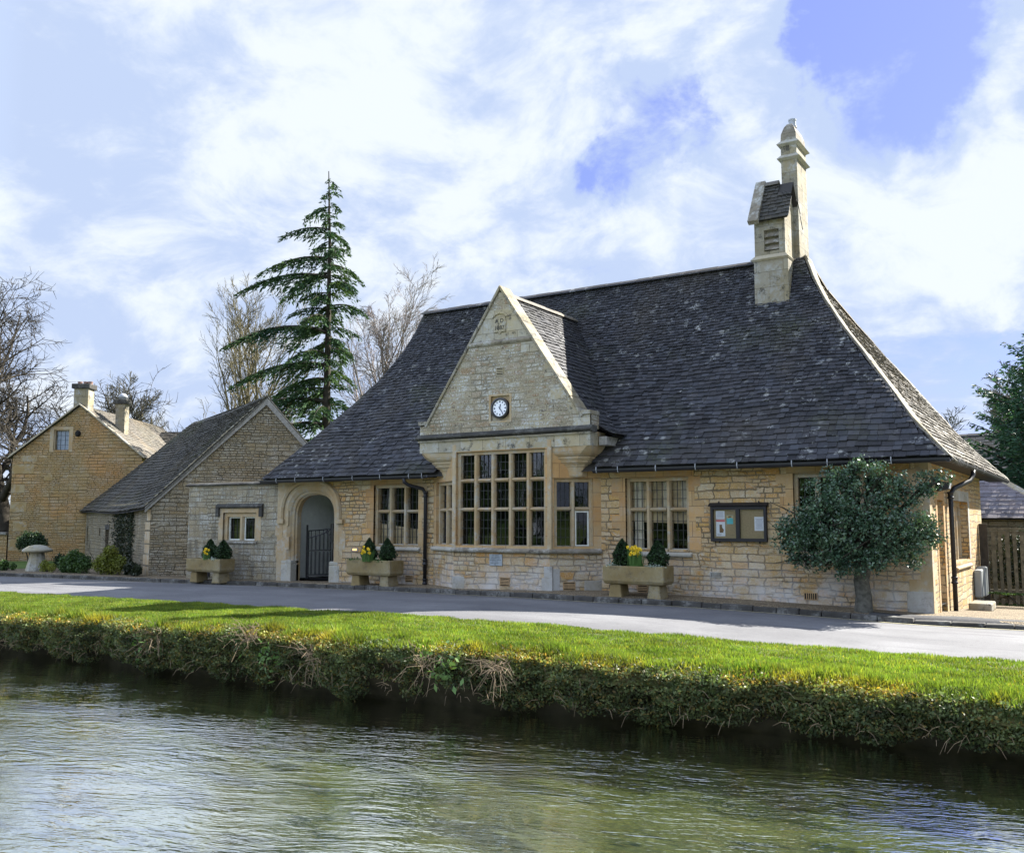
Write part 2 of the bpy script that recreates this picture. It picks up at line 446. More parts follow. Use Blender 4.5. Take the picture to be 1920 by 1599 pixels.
M['barn_dark'] = rubble('stained_stone', [(.22, .17, .09), (.26, .21, .12), (.2, .17, .11), (.28, .22, .12)], row=.08, wid=.24, lichen=.2, dark=.4, mortar=(.07, .06, .04), seed=4, streak=.75)
M['cottage'] = rubble('cottage_stone', [(.33, .20, .065), (.36, .24, .09), (.31, .22, .10), (.38, .27, .12), (.32, .19, .06)], row=.085, wid=.27, lichen=.2, dark=.35, mortar=(.11, .075, .03), orange=.6, seed=5, speck=.5)
M['side'] = rubble('side_rubble_stone', [OCHRE, CREAM, PALE, ORNG, CREAM, PALE], row=.09, wid=.26, lichen=.2, dark=.1, orange=.1, seed=6, bumps=1.0)
M['ash'] = ashlar('dressed_stone', (.36, .255, .135), (.38, .31, .20), lich=.35)
M['ash_orange'] = ashlar('warm_dressed_stone', (.40, .235, .095), (.38, .27, .14), lich=.12, dark=.05, joints=.31)
M['ash_grey'] = ashlar('weathered_dressed_stone', (.34, .29, .185), (.33, .31, .25), lich=.5, dark=.7, joints=.34)
M['ash_pale'] = ashlar('pale_patched_stone', (.30, .275, .22), (.38, .375, .36), lich=.5, dark=.3)
M['ash_dark'] = ashlar('blackened_stone', (.032, .031, .028), (.05, .049, .045), lich=.14, grey=(.30, .30, .27), dark=.4)
M['chim'] = ashlar('chimney_stone', (.235, .20, .125), (.25, .23, .18), lich=.45, grey=(.30, .30, .28), dark=.8, joints=.36)
M['sill'] = ashlar('sill_stone', (.33, .31, .25), (.40, .38, .33), lich=.5, dark=.3)
M['sill_dark'] = ashlar('mottled_sill_stone', (.16, .14, .11), (.24, .21, .16), lich=.5, dark=.55)
M['coping'] = ashlar('coping_stone', (.34, .29, .20), (.40, .36, .27), lich=.5, dark=.3)
M['trough'] = ashlar('trough_stone', (.215, .16, .07), (.26, .215, .115), lich=.12, dark=.3, bmp=.3)
M['stad'] = ashlar('staddle_stone_surface', (.30, .27, .18), (.34, .33, .28), lich=.6, dark=.4)
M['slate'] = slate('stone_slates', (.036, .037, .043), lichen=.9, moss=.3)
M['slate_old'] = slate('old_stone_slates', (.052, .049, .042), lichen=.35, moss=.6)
M['slate_pale'] = slate('pale_stone_slates', (.155, .14, .118), lichen=.5, moss=.25)  # pale slates; on the hall's right hip the paleness paints in sunlight
M['under'] = plain('roof_battens', (.03, .028, .025))
M['iron'] = plain('black_iron', (.012, .012, .014), .4, .5)
M['pipe'] = plain('black_painted_pipe', (.012, .012, .015), .45, .4)
M['bracket'] = plain('pale_bracket', (.30, .31, .33), .4)
M['plaster'] = plain('white_plaster', (.62, .64, .60), .9, .2, .08)
M['dark'] = plain('dark_interior', (.02, .02, .02), .9, .1)
M['wood'] = plain('grey_weathered_board', (.26, .25, .23), .8, .2, .3, 14)
M['fence'] = plain('weathered_fence_wood', (.115, .10, .066), .85, .2, .45, 9, bmp=.5)
M['fence_post'] = plain('dark_post_wood', (.05, .042, .032), .85, .2, .3, 9)
M['nbframe'] = plain('black_stained_wood', (.012, .011, .013), .5, .3)
M['cork'] = plain('board_backing', (.33, .26, .16), .9, .1, .12, 30)
M['paper'] = plain('white_paper', (.72, .74, .80), .8, .2, .03)
M['red'] = plain('red_print', (.62, .16, .17), .8); M['teal'] = plain('teal_print', (.12, .45, .50), .8)
M['brown'] = plain('brown_print', (.16, .09, .05), .8, var=.5, scale=40); M['sand'] = plain('sand_print', (.55, .40, .20), .8)
M['ink'] = plain('grey_ink', (.30, .31, .36), .8); M['ink_dark'] = plain('dark_ink', (.03, .05, .10), .7)
M['clockface'] = plain('white_clock_face', (.75, .77, .82), .35, .4, .03)
M['plaque'] = plain('slate_plaque', (.27, .30, .32), .6, .3, .12)
M['plaque_ink'] = plain('plaque_lettering', (.10, .115, .125), .7)
M['greybox'] = plain('grey_plastic', (.24, .26, .26), .5, .4, .06)
M['whitewin'] = plain('white_window_paint', (.62, .64, .60), .5)
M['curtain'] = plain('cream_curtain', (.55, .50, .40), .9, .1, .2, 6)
M['brick'] = plain('terracotta_vent', (.33, .225, .12), .85, .2, .25, 20)
M['pot'] = plain('terracotta_pot', (.24, .15, .12), .8); M['lead'] = plain('lead_came', (.025, .026, .028), .5, .4)
M['leadcap'] = plain('lead_grey', (.30, .32, .36), .45, .4)
M['soil'] = plain('planter_soil', (.035, .025, .015), .95); M['yellow'] = plain('daffodil_petal', (.80, .58, .03), .6, .3, .1)
M['stem'] = plain('leaf_stem', (.06, .13, .025), .6)
M['lamp'] = plain('warm_lamp_glass', (.9, .55, .2), .4); M['lampglass'] = plain('floodlight_glass', (.5, .52, .55), .2, .6)
M['bark'] = plain('dark_bark', (.038, .033, .025), .9, .2, .4, 5, bmp=.6)
M['bark_olive'] = plain('olive_bark', (.12, .105, .06), .9, .2, .35, 3)
M['bark_birch'] = plain('pinkish_bark', (.21, .18, .165), .9, .1, .35, 3)
M['bark_grey'] = plain('grey_bark', (.085, .082, .068), .9, .2, .45, 12, bmp=.7)
M['twig'] = plain('dead_twig', (.19, .145, .095), .9, .2, .3, 6)
M['leaf_holly'] = leafmat('holly_leaf', (.022, .052, .032), (.065, .11, .06), .28, .5, .12)
M['leaf_box'] = leafmat('clipped_leaf', (.012, .030, .010), (.030, .058, .020), .5, .3, .15)
M['leaf_bank'] = leafmat('bank_leaf', (.042, .066, .026), (.085, .105, .04), .55, .3, .3)
M['leaf_yellow'] = leafmat('yellow_green_leaf', (.13, .16, .03), (.19, .20, .04), .55, .3, .3)
M['leaf_green'] = leafmat('green_leaf', (.035, .075, .025), (.07, .12, .035), .5, .3, .25)
M['leaf_ivy'] = leafmat('ivy_leaf', (.015, .022, .012), (.03, .04, .02), .5, .3, .15)
M['needle'] = leafmat('cedar_needle', (.020, .046, .028), (.05, .085, .032), .85, .08, .16, scale=.7)
M['needle2'] = leafmat('conifer_spray', (.02, .055, .035), (.035, .08, .045), .55, .3, .25, scale=1.2)
M['blade'] = leafmat('grass_blade', (.095, .15, .024), (.135, .175, .032), .5, .25, .5, (1.25, 1.35, .55), 1.6)

def glass(nm='window_glass', tint=(.42, .47, .45), refl=1.0):
    g = mat(nm)
    g.n.remove(g.p)
    o = g.add('ShaderNodeTexCoord').outputs['Object']
    b = g.add('ShaderNodeBump', {'Height': g.noise(o, 9, 2), 'Strength': .06, 'Distance': .01})
    fr = g.add('ShaderNodeFresnel', {'IOR': 1.5, 'Normal': b.outputs[0]})
    tr = g.add('ShaderNodeBsdfTransparent', {0: (*tint, 1)})
    gl = g.add('ShaderNodeBsdfGlossy', {0: (1, 1, 1, 1), 'Roughness': .02, 'Normal': b.outputs[0]})
    mx = g.add('ShaderNodeMixShader', {0: g.math('MULTIPLY', fr.outputs[0], refl), 1: tr.outputs[0], 2: gl.outputs[0]})
    g.l.new(mx.outputs[0], g.out.inputs[0]); return g.m
M['glass'] = glass()
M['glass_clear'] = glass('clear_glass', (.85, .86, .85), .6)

def asphalt():
    g = mat('asphalt')
    o = g.add('ShaderNodeTexCoord').outputs['Object']
    n = g.noise(o, .6, 5, .6); f = g.noise(o, 60, 3, .7); s = g.noise(g.scale(o, (.35, 3.0, 1)), 1.0, 6, .65)
    c = g.mix(g.rng(n, .35, .65), (.112, .113, .120), (.180, .181, .188))
    c = g.mix(g.rng(f, .35, .7, 0, .6), c, (.085, .085, .09))
    c = g.mix(g.rng(s, .56, .66, 0, .6), c, (.075, .075, .085))
    tr_ = g.math('SINE', g.math('MULTIPLY', g.add('ShaderNodeSeparateXYZ', {0: o}).outputs[1], 3.6))
    c = g.mix(g.math('MULTIPLY', g.rng(tr_, .2, .9), g.rng(n, .35, .6, .12, .38)), c, (.075, .075, .082))
    cr_ = g.noise(g.scale(o, (.5, 1.4, 1)), 1.2, 7, .7); ck = g.math('ABSOLUTE', g.math('SUBTRACT', cr_, .5))
    c = g.mix(g.rng(ck, .006, .001, 0, .55), c, (.04, .04, .042))
    v = g.voro(o, 90)
    c = g.mix(g.rng(v, .22, .1, 0, .5), c, (.30, .30, .30))
    g.put(g.p, 'Base Color', c); g.p.inputs['Roughness'].default_value = .8
    bump(g, f, .5, .008); return g.m
M['asphalt'] = asphalt()
def gravelm():
    g = mat('gravel')
    o = g.add('ShaderNodeTexCoord').outputs['Object']
    v = g.voro(o, 38, out=1); d = g.voro(o, 38)
    sp = g.add('ShaderNodeSeparateColor', {0: v})
    c = g.ramp(sp.outputs[0], [(0, (.16, .12, .075)), (.4, (.30, .235, .14)), (.75, (.36, .30, .2)), (1, (.20, .16, .11))])
    c = g.mix(g.rng(g.noise(o, 1.5, 5), .5, .7, 0, .6), c, (.12, .10, .06))
    c = g.mix(g.rng(d, .3, .55, 0, .8), c, (.06, .045, .03))
    g.put(g.p, 'Base Color', c); bump(g, g.math('MULTIPLY', d, -1), .7, .02); return g.m
M['gravel'] = gravelm()
def soilm():
    g = mat('turf_soil')
    o = g.add('ShaderNodeTexCoord').outputs['Object']
    n = g.noise(o, 3, 6, .65)
    c = g.mix(g.rng(n, .4, .62), (.05, .085, .018), (.085, .075, .03))
    g.put(g.p, 'Base Color', c); bump(g, g.noise(o, 25, 4), .6, .03); return g.m
M['turf'] = soilm()
M['field'] = plain('field_grass', (.075, .115, .03), .95, .1, .35, .4)
M['bank_soil'] = plain('bank_soil', (.028, .025, .015), .95, .1, .4, 5, bmp=.6)
def bedm():
    g = mat('stream_bed')
    o = g.add('ShaderNodeTexCoord').outputs['Object']
    n = g.noise(g.scale(o, (.55, 1.3, 1)), .8, 6, .62); f = g.noise(o, 16, 5, .7); w = g.noise(g.scale(o, (.8, 2.2, 1)), 1.1, 5, .7)
    c = g.mix(g.rng(n, .38, .62), (.19, .195, .075), (.32, .31, .13))
    c = g.mix(g.rng(f, .4, .65, 0, .5), c, (.07, .065, .03))
    c = g.mix(g.rng(w, .50, .58, 0, .95), c, (.02, .045, .012))
    g.put(g.p, 'Base Color', c); return g.m
M['bed'] = bedm()
def waterm():
    g = mat('stream_water'); g.n.remove(g.p)
    o = g.add('ShaderNodeTexCoord').outputs['Object']
    r = g.scale(o, (1, 1, 1), rot=(0, 0, R(-20)))
    wp = g.noise(r, .7, 3, .5, out=1)
    ws = g.add('ShaderNodeVectorMath', {0: wp, 'Scale': .5}, operation='SCALE')
    rr = g.vmath('ADD', r, ws.outputs[0])
    a = g.noise(g.scale(rr, (3.4, 12.5, 1)), 1.0, 3, .55)
    b = g.noise(g.scale(rr, (8, 24, 1), loc=(3, 1, 0)), 1.0, 2, .5)
    k = g.rng(g.noise(g.scale(r, (.5, 1.2, 1)), .35, 4, .55), .38, .62, .22, 1.0)
    h = g.math('MULTIPLY', g.math('ADD', a, g.math('MULTIPLY', b, .35)), k)
    bp = g.add('ShaderNodeBump', {'Height': h, 'Strength': 1.0, 'Distance': .019})
    geo = g.add('ShaderNodeNewGeometry')
    cth = g.math('ABSOLUTE', g.vmath('DOT_PRODUCT', bp.outputs[0], geo.outputs['Incoming'], out=1))
    fr = g.math('ADD', .45, g.math('MULTIPLY', g.math('POWER', g.math('SUBTRACT', 1.0, cth), 1.6), .52), clamp=True)
    tr = g.add('ShaderNodeBsdfTransparent', {0: (.82, .93, .76, 1)})
    gl = g.add('ShaderNodeBsdfGlossy', {0: (1, 1, 1, 1), 'Roughness': .03, 'Normal': bp.outputs[0]})
    mx = g.add('ShaderNodeMixShader', {0: fr, 1: tr.outputs[0], 2: gl.outputs[0]})
    g.l.new(mx.outputs[0], g.out.inputs[0]); return g.m
M['water'] = waterm()
# ------------------------------------------------------------------ ground, road, stream
def strip_grid(name, xs, rows, m, kind='structure', smooth=False):
    """rows: list of functions x -> (y,z), joined into one sheet"""
    V = []; n = len(xs)
    for r in rows:
        for x in xs: y, z = r(x); V.append((x, y, z))
    F = []
    for j in range(len(rows)-1):
        for i in range(n-1):
            a = j*n+i; F.append((a, a+1, a+n+1, a+n))
    o = fast_mesh(name, V, F, m, smooth=smooth); tag(o, kind=kind); return o
XS = sorted(set([-900, -400, -200, -120, -80, -60, -50] + [x*.5 for x in range(-90, 41)] + [25, 35, 50, 80, 150, 400, 900]))
gd = lambda dy, dz: (lambda x: (kerb_y(x)+dy, zg(x)+dz))
GD = lambda x: -.15 if -31.5 < x < 6.5 else -.006
# land behind the kerb: gravel forecourt rows then field to the horizon
strip_grid('ground', XS, [gd(.0, -.2)] + [(lambda x, y=y: (max(y, kerb_y(x)+.02), zg(x, y)+GD(x))) for y in (17.2, 18, 19, 20, 21, 22, 23, 24, 25, 26, 28, 30)] +
           [(lambda x, y=y: (y, zg(x, 26)-.006)) for y in (36, 45, 60, 100, 200, 500, 1200)], M['field'])
GXS = [x*.25 for x in range(-128, 29)]
strip_grid('gravel_forecourt', GXS, [gd(.10, -.05)] + [(lambda x, y=y: (max(y, kerb_y(x)+.12), zg(x, y)+.004)) for y in (17.3, 17.6, 18, 19, 20, 21, 22, 23, 24, 25, 26)] , M['gravel'])
RXS = [x*.5 for x in range(-120, 41)]
strip_grid('road', RXS, [lambda x: (float(grass_y(x))-.25, zg(x)-.1)] + [(lambda x, f=f: (float(grass_y(x))*(1-f)+kerb_y(x)*f, zg(x)-.1+.05*sin(pi*f))) for f in (0.03, .1, .2, .35, .5, .65, .8, .9, .97)] + [lambda x: (kerb_y(x)+.03, zg(x)-.1)], M['asphalt'], smooth=True)
M['line'] = plain('faded_yellow_paint', (.50, .45, .24), .8, .2, .25, 12)
strip_grid('road_line', RXS, [lambda x: (kerb_y(x)-.20, zg(x)-.083), lambda x: (kerb_y(x)-.12, zg(x)-.088)], M['line'])
M['kerbstone'] = ashlar('kerb_stone', (.036, .034, .030), (.07, .067, .062), lich=.2, grey=(.3, .3, .28), dark=.45)
mb = MB(); x = -45.0
while x < 10:
    L = rnd.uniform(.35, .6); x2 = x+L-.012
    if x > -3.2: h = .07
    else: h = .1
    y1, y2 = kerb_y(x), kerb_y(x2); z1, z2 = zg(x), zg(x2)
    j = lambda: rnd.uniform(-.012, .012)
    w = .14
    mb.hexa([(x, y1-.01, z1-.25), (x2, y2-.01, z2-.25), (x2, y2+w, z2-.25), (x, y1+w, z1-.25),
             (x, y1+j(), z1+j()-.1+h), (x2, y2+j(), z2+j()-.1+h), (x2, y2+w, z2+j()-.1+h), (x, y1+w, z1+j()-.1+h)])
    x += L
kerb = mb.build('kerb', M['kerbstone'], bevel=.015); tag(kerb, kind='structure')
AXS = [-3.6+.25*i for i in range(40)]
M['tarmac_dark'] = plain('dark_tarmac', (.06, .06, .062), .85, .2, .3, 30, bmp=.4)
strip_grid('tarmac_apron', AXS, [(lambda x: (kerb_y(x)+.10, zg(x)-.12)), (lambda x: (kerb_y(x)+.13, zg(x)-.035))]+[(lambda x, d=d: (kerb_y(x)+d, zg(x, kerb_y(x)+d)+.010)) for d in (.3, .5)]+[lambda x: (kerb_y(x)+.5+.12*sin(x*2.1)+.06*sin(x*5), zg(x, kerb_y(x)+.5)+.009)], M['tarmac_dark'])
# grass verge and bank, stream bed, near bank
def bank_n(x): return .10*sin(x*1.7)+.07*sin(x*4.1+1)+.05*sin(x*9.3)
strip_grid('verge', [x*.2 for x in range(-300, 101)],
           [lambda x: (brink_y(x)+bank_n(x)-.12, zgv(x)-.32), lambda x: (brink_y(x)+bank_n(x)-.02, zgv(x)-.16), lambda x: (brink_y(x)+bank_n(x)+.18, zgv(x)-.10),
            lambda x: (brink_y(x)+.7, zgv(x)-.085), lambda x: (grass_y(x)-.5, zgv(x)-.07), lambda x: (grass_y(x)-.05, zgv(x)-.075), lambda x: (grass_y(x)+.03, zgv(x)-.13)], M['turf'], smooth=True)
strip_grid('bank', [x*.2 for x in range(-300, 101)],
           [lambda x: (brink_y(x)+.25, -1.35), lambda x: (brink_y(x)+.28, -.85), lambda x: (brink_y(x)+bank_n(x)*.6+.12, -.6), lambda x: (brink_y(x)+bank_n(x)*.8-.06, -.38), lambda x: (brink_y(x)+bank_n(x)-.10, zgv(x)-.28)], M['bank_soil'], smooth=True)
strip_grid('stream_bed', XS, [lambda x: (1.1, -.6), lambda x: (1.3, -.9), lambda x: (2.2, -1.12), lambda x: (5, -1.2), lambda x: (8, -1.16), lambda x: (float(brink_y(x))+.4, -1.2)], M['bed'])
strip_grid('near_bank', XS, [lambda x: (-900, -.05), lambda x: (-3, -.02), lambda x: (.9, -.02), lambda x: (1.12, -.7)], M['field'])
w = strip_grid('water', [-60, -40, -20, -10, 0, 20, 40], [lambda x: (1.0, WATER_Z), lambda x: (5, WATER_Z), lambda x: (float(brink_y(x))+.27, WATER_Z)], M['water'])

# ------------------------------------------------------------------ wall builder
class Frame:
    def __init__(s, P0, P1):
        s.o = Vector((P0[0], P0[1], 0)); t = Vector((P1[0]-P0[0], P1[1]-P0[1], 0)); s.len = t.length
        s.t = t.normalized(); s.n = Vector((s.t.y, -s.t.x, 0))
    def __call__(s, u, d, z):  # d: out of the wall (+ towards the viewer)
        return s.o+s.t*u+s.n*d+Vector((0, 0, z))

def rect(u0, u1, z0, z1): return dict(z0=z0, z1=z1, L=lambda z: u0, R=lambda z: u1, zs=[])
def wall_mesh(L, uL, uR, z0, z1, holes=(), zs=(), reveal=.22, mb=None):
    mb = mb or MB()
    lv = sorted(set([round(z, 5) for z in [z0, z1]+list(zs)+[z for h in holes for z in [h['z0'], h['z1']]+h['zs']] if z0 <= z <= z1]))
    for a, b in zip(lv, lv[1:]):
        hs = sorted([h for h in holes if h['z0'] <= a+1e-5 and h['z1'] >= b-1e-5], key=lambda h: h['L'](a))
        ca, cb = uL(a), uL(b)
        for h in hs:
            mb.quad(L(ca, 0, a), L(h['L'](a), 0, a), L(h['L'](b), 0, b), L(cb, 0, b))
            ca, cb = h['R'](a), h['R'](b)
        mb.quad(L(ca, 0, a), L(uR(a), 0, a), L(uR(b), 0, b), L(cb, 0, b))
        if reveal:
            for h in hs:
                mb.quad(L(h['L'](a), 0, a), L(h['L'](a), -reveal, a), L(h['L'](b), -reveal, b), L(h['L'](b), 0, b))
                mb.quad(L(h['R'](a), 0, a), L(h['R'](b), 0, b), L(h['R'](b), -reveal, b), L(h['R'](a), -reveal, a))
    if reveal:
        for h in holes:
            for z in (h['z0'], h['z1']):
                l, r = h['L'](z), h['R'](z)
                if r-l > .01: mb.quad(L(l, 0, z), L(r, 0, z), L(r, -reveal, z), L(l, -reveal, z))
    return mb
const = lambda c: (lambda z: c)

def mullion_window(parent, L, u0, u1, z0, z1, lights, transoms, name='window', m=None, rec=.07, jamb=.075, mw=.10, th=.085, came=(3, 3), paint=None, gl_='glass'):
    """stone mullioned window filling an opening; child panes carry the leading"""
    m = m or M['ash']
    mb = MB()
    D = .17
    def bar_v(u, w, za, zb):  # chamfered upright
        p = [(u-w/2, -rec-.05), (u-w*.26, -rec), (u+w*.26, -rec), (u+w/2, -rec-.05), (u+w/2, -rec-D), (u-w/2, -rec-D)]
        mb.prism([L(a, b, za) for a, b in p], (0, 0, zb-za))
    mb.lbox(L, (u0-.01, -rec-D, z0), (u0+jamb, -rec, z1)); mb.lbox(L, (u1-jamb, -rec-D, z0), (u1+.01, -rec, z1))
    mb.lbox(L, (u0+jamb, -rec-D, z1-jamb), (u1-jamb, -rec-.002, z1))
    lw = (u1-u0-2*jamb-(lights-1)*mw)/lights
    zz = [z0]+list(transoms)+[z1-jamb]
    for i in range(1, lights): bar_v(u0+jamb+i*lw+(i-.5)*mw, mw, z0, z1-jamb)
    for t in transoms:
        for i in range(lights):
            a = u0+jamb+i*(lw+mw)
            prof = [(-rec-D, t-th/2), (-rec-.04, t-th/2), (-rec+.006, t-th*.1), (-rec+.006, t+th*.05), (-rec-.06, t+th/2), (-rec-D, t+th/2)]
            mb.prism([L(a-.004, d, z) for d, z in prof], L.t*(lw+.008))
    w = mb.build(name, m, parent, bevel=.006)
    mp = 1
    for i in range(lights):
        a = u0+jamb+i*(lw+mw); b = a+lw
        for k in range(len(zz)-1):
            za = zz[k]+(th/2 if k > 0 else 0); zb = zz[k+1]-(th/2 if k < len(zz)-2 else 0)
            g = MB(); d = -rec-.10
            g.cur = 0
            tl = rnd.uniform(-.012, .012); tk = rnd.uniform(-.012, .012)
            g.quad(L(a, d+tl, za), L(b, d-tl, za), L(b, d-tl+tk, zb), L(a, d+tl+tk, zb))
            g.cur = 1
            nu, nz = came; nz = max(2, round((zb-za)/.2))
            for q in range(1, nu): g.lbox(L, (a+(b-a)*q/nu-.005, d-.004, za), (a+(b-a)*q/nu+.005, d+.018, zb))
            for q in range(1, nz): g.lbox(L, (a, d-.003, za+(zb-za)*q/nz-.005), (b, d+.019, za+(zb-za)*q/nz+.005))
            mats = [M[gl_], M['lead']]
            if paint:
                g.cur = 2; f = .035
                for q in ((a, za, a+f, zb), (b-f, za, b, zb), (a+f, za, b-f, za+f), (a+f, zb-f, b-f, zb)):
                    g.lbox(L, (q[0], d-.02, q[1]), (q[2], d+.03, q[3]))
                mats.append(paint)
            g.build('pane', mats, w, recalc=False)
    return w

def sloped_sill(parent, L, u0, u1, z0, z1, proj=.07, back=-.16, m=None, name='sill'):
    mb = MB()
    prof = [(back, z0), (proj-.02, z0), (proj, z0+.03), (proj, z0+.06), (back, z1)]
    mb.prism([L(u0, d, z) for d, z in prof], L.t*(u1-u0))
    return mb.build(name, m or M['sill'], parent, bevel=.006)

def jamb_blocks(parent, L, u0, u1, z0, z1, lintel=.2, m=None, top=True, wide=(.12, .30), name='surround'):
    p = .004; mb = MB()
    for side in (0, 1):
        if name == 'quoin': mb = MB()
        z = z0; long = rnd.random() < .5
        while z < z1-.05:
            h = min(rnd.uniform(.24, .42), z1-z)
            w = wide[1]*rnd.uniform(.8, 1.1) if long else wide[0]*rnd.uniform(.8, 1.3)
            e = .003 if z+h < z1 else 0
            if side == 0: mb.lbox(L, (u0-w, -.05, z), (u0, p+rnd.uniform(0, .003), z+h-e))
            else: mb.lbox(L, (u1, -.05, z), (u1+w, p+rnd.uniform(0, .003), z+h-e))
            z += h; long = not long
        if name == 'quoin': mb.build(name, m, parent)
    if name == 'quoin': return
    if top: mb.lbox(L, (u0-wide[0], -.05, z1), (u1+wide[0], p+.002, z1+lintel))
    return mb.build(name, m or M['ash_orange'], parent)

# ------------------------------------------------------------------ slates
def resample(prof, n=400):
    P = np.array(prof, float); seg = np.hypot(*np.diff(P, axis=0).T); cum = np.concatenate([[0], np.cumsum(seg)])
    t = np.linspace(0, cum[-1], n)
    return t, np.interp(t, cum, P[:, 0]), np.interp(t, cum, P[:, 1])

def slates(name, m, parent, surf, uL, uR, T, g0=.27, g1=.11, wmul=(.8, 1.5), thick=.018, skip=None, base=None, jit=.012, tone=(.75, 1.3)):
    """courses of separate slates; surf(u,t)->(point); T total slope length; courses diminish from eave to ridge"""
    V = []; Cc = []
    t = 0.0; row = 0
    def nrm(u, tt):
        e = .02
        a = Vector(surf(u+e, tt))-Vector(surf(u-e, tt)); b = Vector(surf(u, min(T, tt+e)))-Vector(surf(u, max(0, tt-e)))
        n = a.cross(b).normalized()
        return n if n.z > 0 else -n
    while t < T-.02:
        g = g0+(g1-g0)*(t/T)
        u = uL(t)-rnd.uniform(0, g); end = uR(t)
        tt1 = min(T, t+g*1.75)
        while u < end:
            w = g*rnd.uniform(*wmul); u2 = u+w-.006
            dt = rnd.uniform(-jit, jit)
            ta = max(0, t+dt)
            c = [(max(u, uL(ta)), ta), (min(u2, uR(ta)), ta), (min(u2, uR(tt1)), tt1), (max(u, uL(tt1)), tt1)]
            if c[1][0]-c[0][0] > .02:
                if c[2][0] < c[3][0]: mm = (c[2][0]+c[3][0])/2; c[2] = (mm, tt1); c[3] = (mm, tt1)
                mid = surf((c[0][0]+c[1][0])/2, (t+g*.5 if t+g*.5 < T else T))
                if not (skip and skip(mid)):
                    n = nrm((c[0][0]+c[1][0])/2, min(T, t+g*.5))
                    lo = thick*rnd.uniform(1.0, 2.0)
                    p = [Vector(surf(*q)) for q in c]
                    r0, r1 = lo+rnd.uniform(0, .006), lo+rnd.uniform(0, .006)
                    top = [p[0]+n*(r0+thick), p[1]+n*(r1+thick), p[2]+n*.012, p[3]+n*.012]
                    bot = [p[0]+n*(r0-.004), p[1]+n*(r1-.004)]
                    k = rnd.uniform(*tone); wv = rnd.uniform(-.06, .06)
                    V.extend([*top, *bot]); Cc.extend([(k*(1+wv), k, k*(1-wv))]*6)
            u += w
        t += g; row += 1
    V = np.array([tuple(v) for v in V]); n = len(V)//6
    faces = []
    for i in range(n):
        b = i*6; faces += [(b, b+1, b+2, b+3), (b+4, b+5, b+1, b), (b+5, b+2, b+1), (b+4, b, b+3)]
    me = bpy.data.meshes.new(name); me.from_pydata(V.tolist(), [], faces); me.update()
    a = me.color_attributes.new('tint', 'FLOAT_COLOR', 'POINT')
    c = np.ones((len(V), 4)); c[:, :3] = np.array(Cc); a.data.foreach_set('color', c.ravel())
    return link_mesh(name, me, m, parent, base)

def under_sheet(mb, surf, uL, uR, T, n=10, drop=.02, nu=8):
    f = lambda u, t: Vector(surf(u, t))-Vector((0, 0, drop))
    for i in range(n):
        ta, tb = T*i/n, T*(i+1)/n
        for k in range(nu):
            a, b = k/nu, (k+1)/nu
            g = lambda q, t: f(uL(t)+(uR(t)-uL(t))*q, t)
            mb.quad(g(a, ta), g(b, ta), g(b, tb), g(a, tb))

def ridge_tiles(name, pts, parent, m, w=.16, h=.09, seg=.42, base=None, w2=None):
    w2 = w if w2 is None else w2
    """angled stone ridge pieces along a polyline"""
    mb = MB()
    for a, b in zip(pts, pts[1:]):
        a = Vector(a); b = Vector(b); L = (b-a).length; n = max(1, round(L/seg)); d = (b-a)/n
        t = d.normalized(); s = t.cross(Vector((0, 0, 1))).normalized(); up = s.cross(t)
        for i in range(n):
            k = rnd.uniform(.7, 1.3); mb.col = (k, k, k)
            p = a+d*i; q = p+d*1.0-t*.01; j = rnd.uniform(-.008, .008)
            prof = [(-w2, -h*w2/w), (-w2*.9, -h*w2/w+.04), (0, (.045 if w2 == w else .015)+j), (w*.9, -h+.04), (w, -h), (0, -.01)]
            mb.prism([p+s*x+up*z for x, z in prof], q-p)
    return mb.build(name, m, parent, base, tint=True)

# ------------------------------------------------------------------ the stone hall
HY = 17.9; HX0, HX1 = -19.05, -2.68
hall = thing('stone_hall', 'long stone village hall with steep dark slate roof, clock gable and tall chimney', 'building', (-11.3, 20.5, 0))
FR = Frame((0, HY), (1, HY))            # front wall frame: u is world x
SD = Frame((HX1, 0), (HX1, 1))          # right end wall: u is world y
# arch path (four-centred doorway)
AC, ASP, AHW, AH = -17.81, 1.60, .69, .66
def arch_path(o, n=22):
    hw = AHW+o; h = AH+o*1.0; pts = [(AC-hw, -.3)]
    for i in range(n+1):
        a = pi*(1-i/n); c, s = cos(a), sin(a)
        x = hw*(abs(c)**.85)*(1 if c > 0 else -1); z = h*(abs(s)**.72)
        pts.append((AC+x, ASP+z))
    pts.append((AC+hw, -.3)); return pts
def arch_hole(o):
    p = arch_path(o, 40)[1:-1]; lz = [q[1] for q in p[:21]]; lx = [q[0] for q in p[:21]]
    L_ = lambda z: AC-AHW-o if z <= ASP else float(np.interp(z, lz, lx))
    R_ = lambda z: 2*AC-L_(z)
    return dict(z0=-.29, z1=lz[-1], L=L_, R=R_, zs=[q for q in lz[:-1:2]]+[ASP])
W1 = (-15.62, -14.18); W2 = (-8.62, -7.2); W3 = (-5.08, -3.4)
BL, BR = -13.72, -9.2                    # bay springs from the wall here
holes = [arch_hole(.19), rect(*W1, .98, 2.46), rect(*W2, .98, 2.46), rect(*W3, .98, 2.46)]
mb = wall_mesh(FR, const(HX0), const(BL), -.5, 2.75, [holes[0], holes[1]])
front = mb.build('front_wall', M['rubble'], hall)
mb = wall_mesh(FR, const(BR), const(HX1), -.5, 2.75, holes[2:])
mb.build('front_wall', M['rubble'], hall)
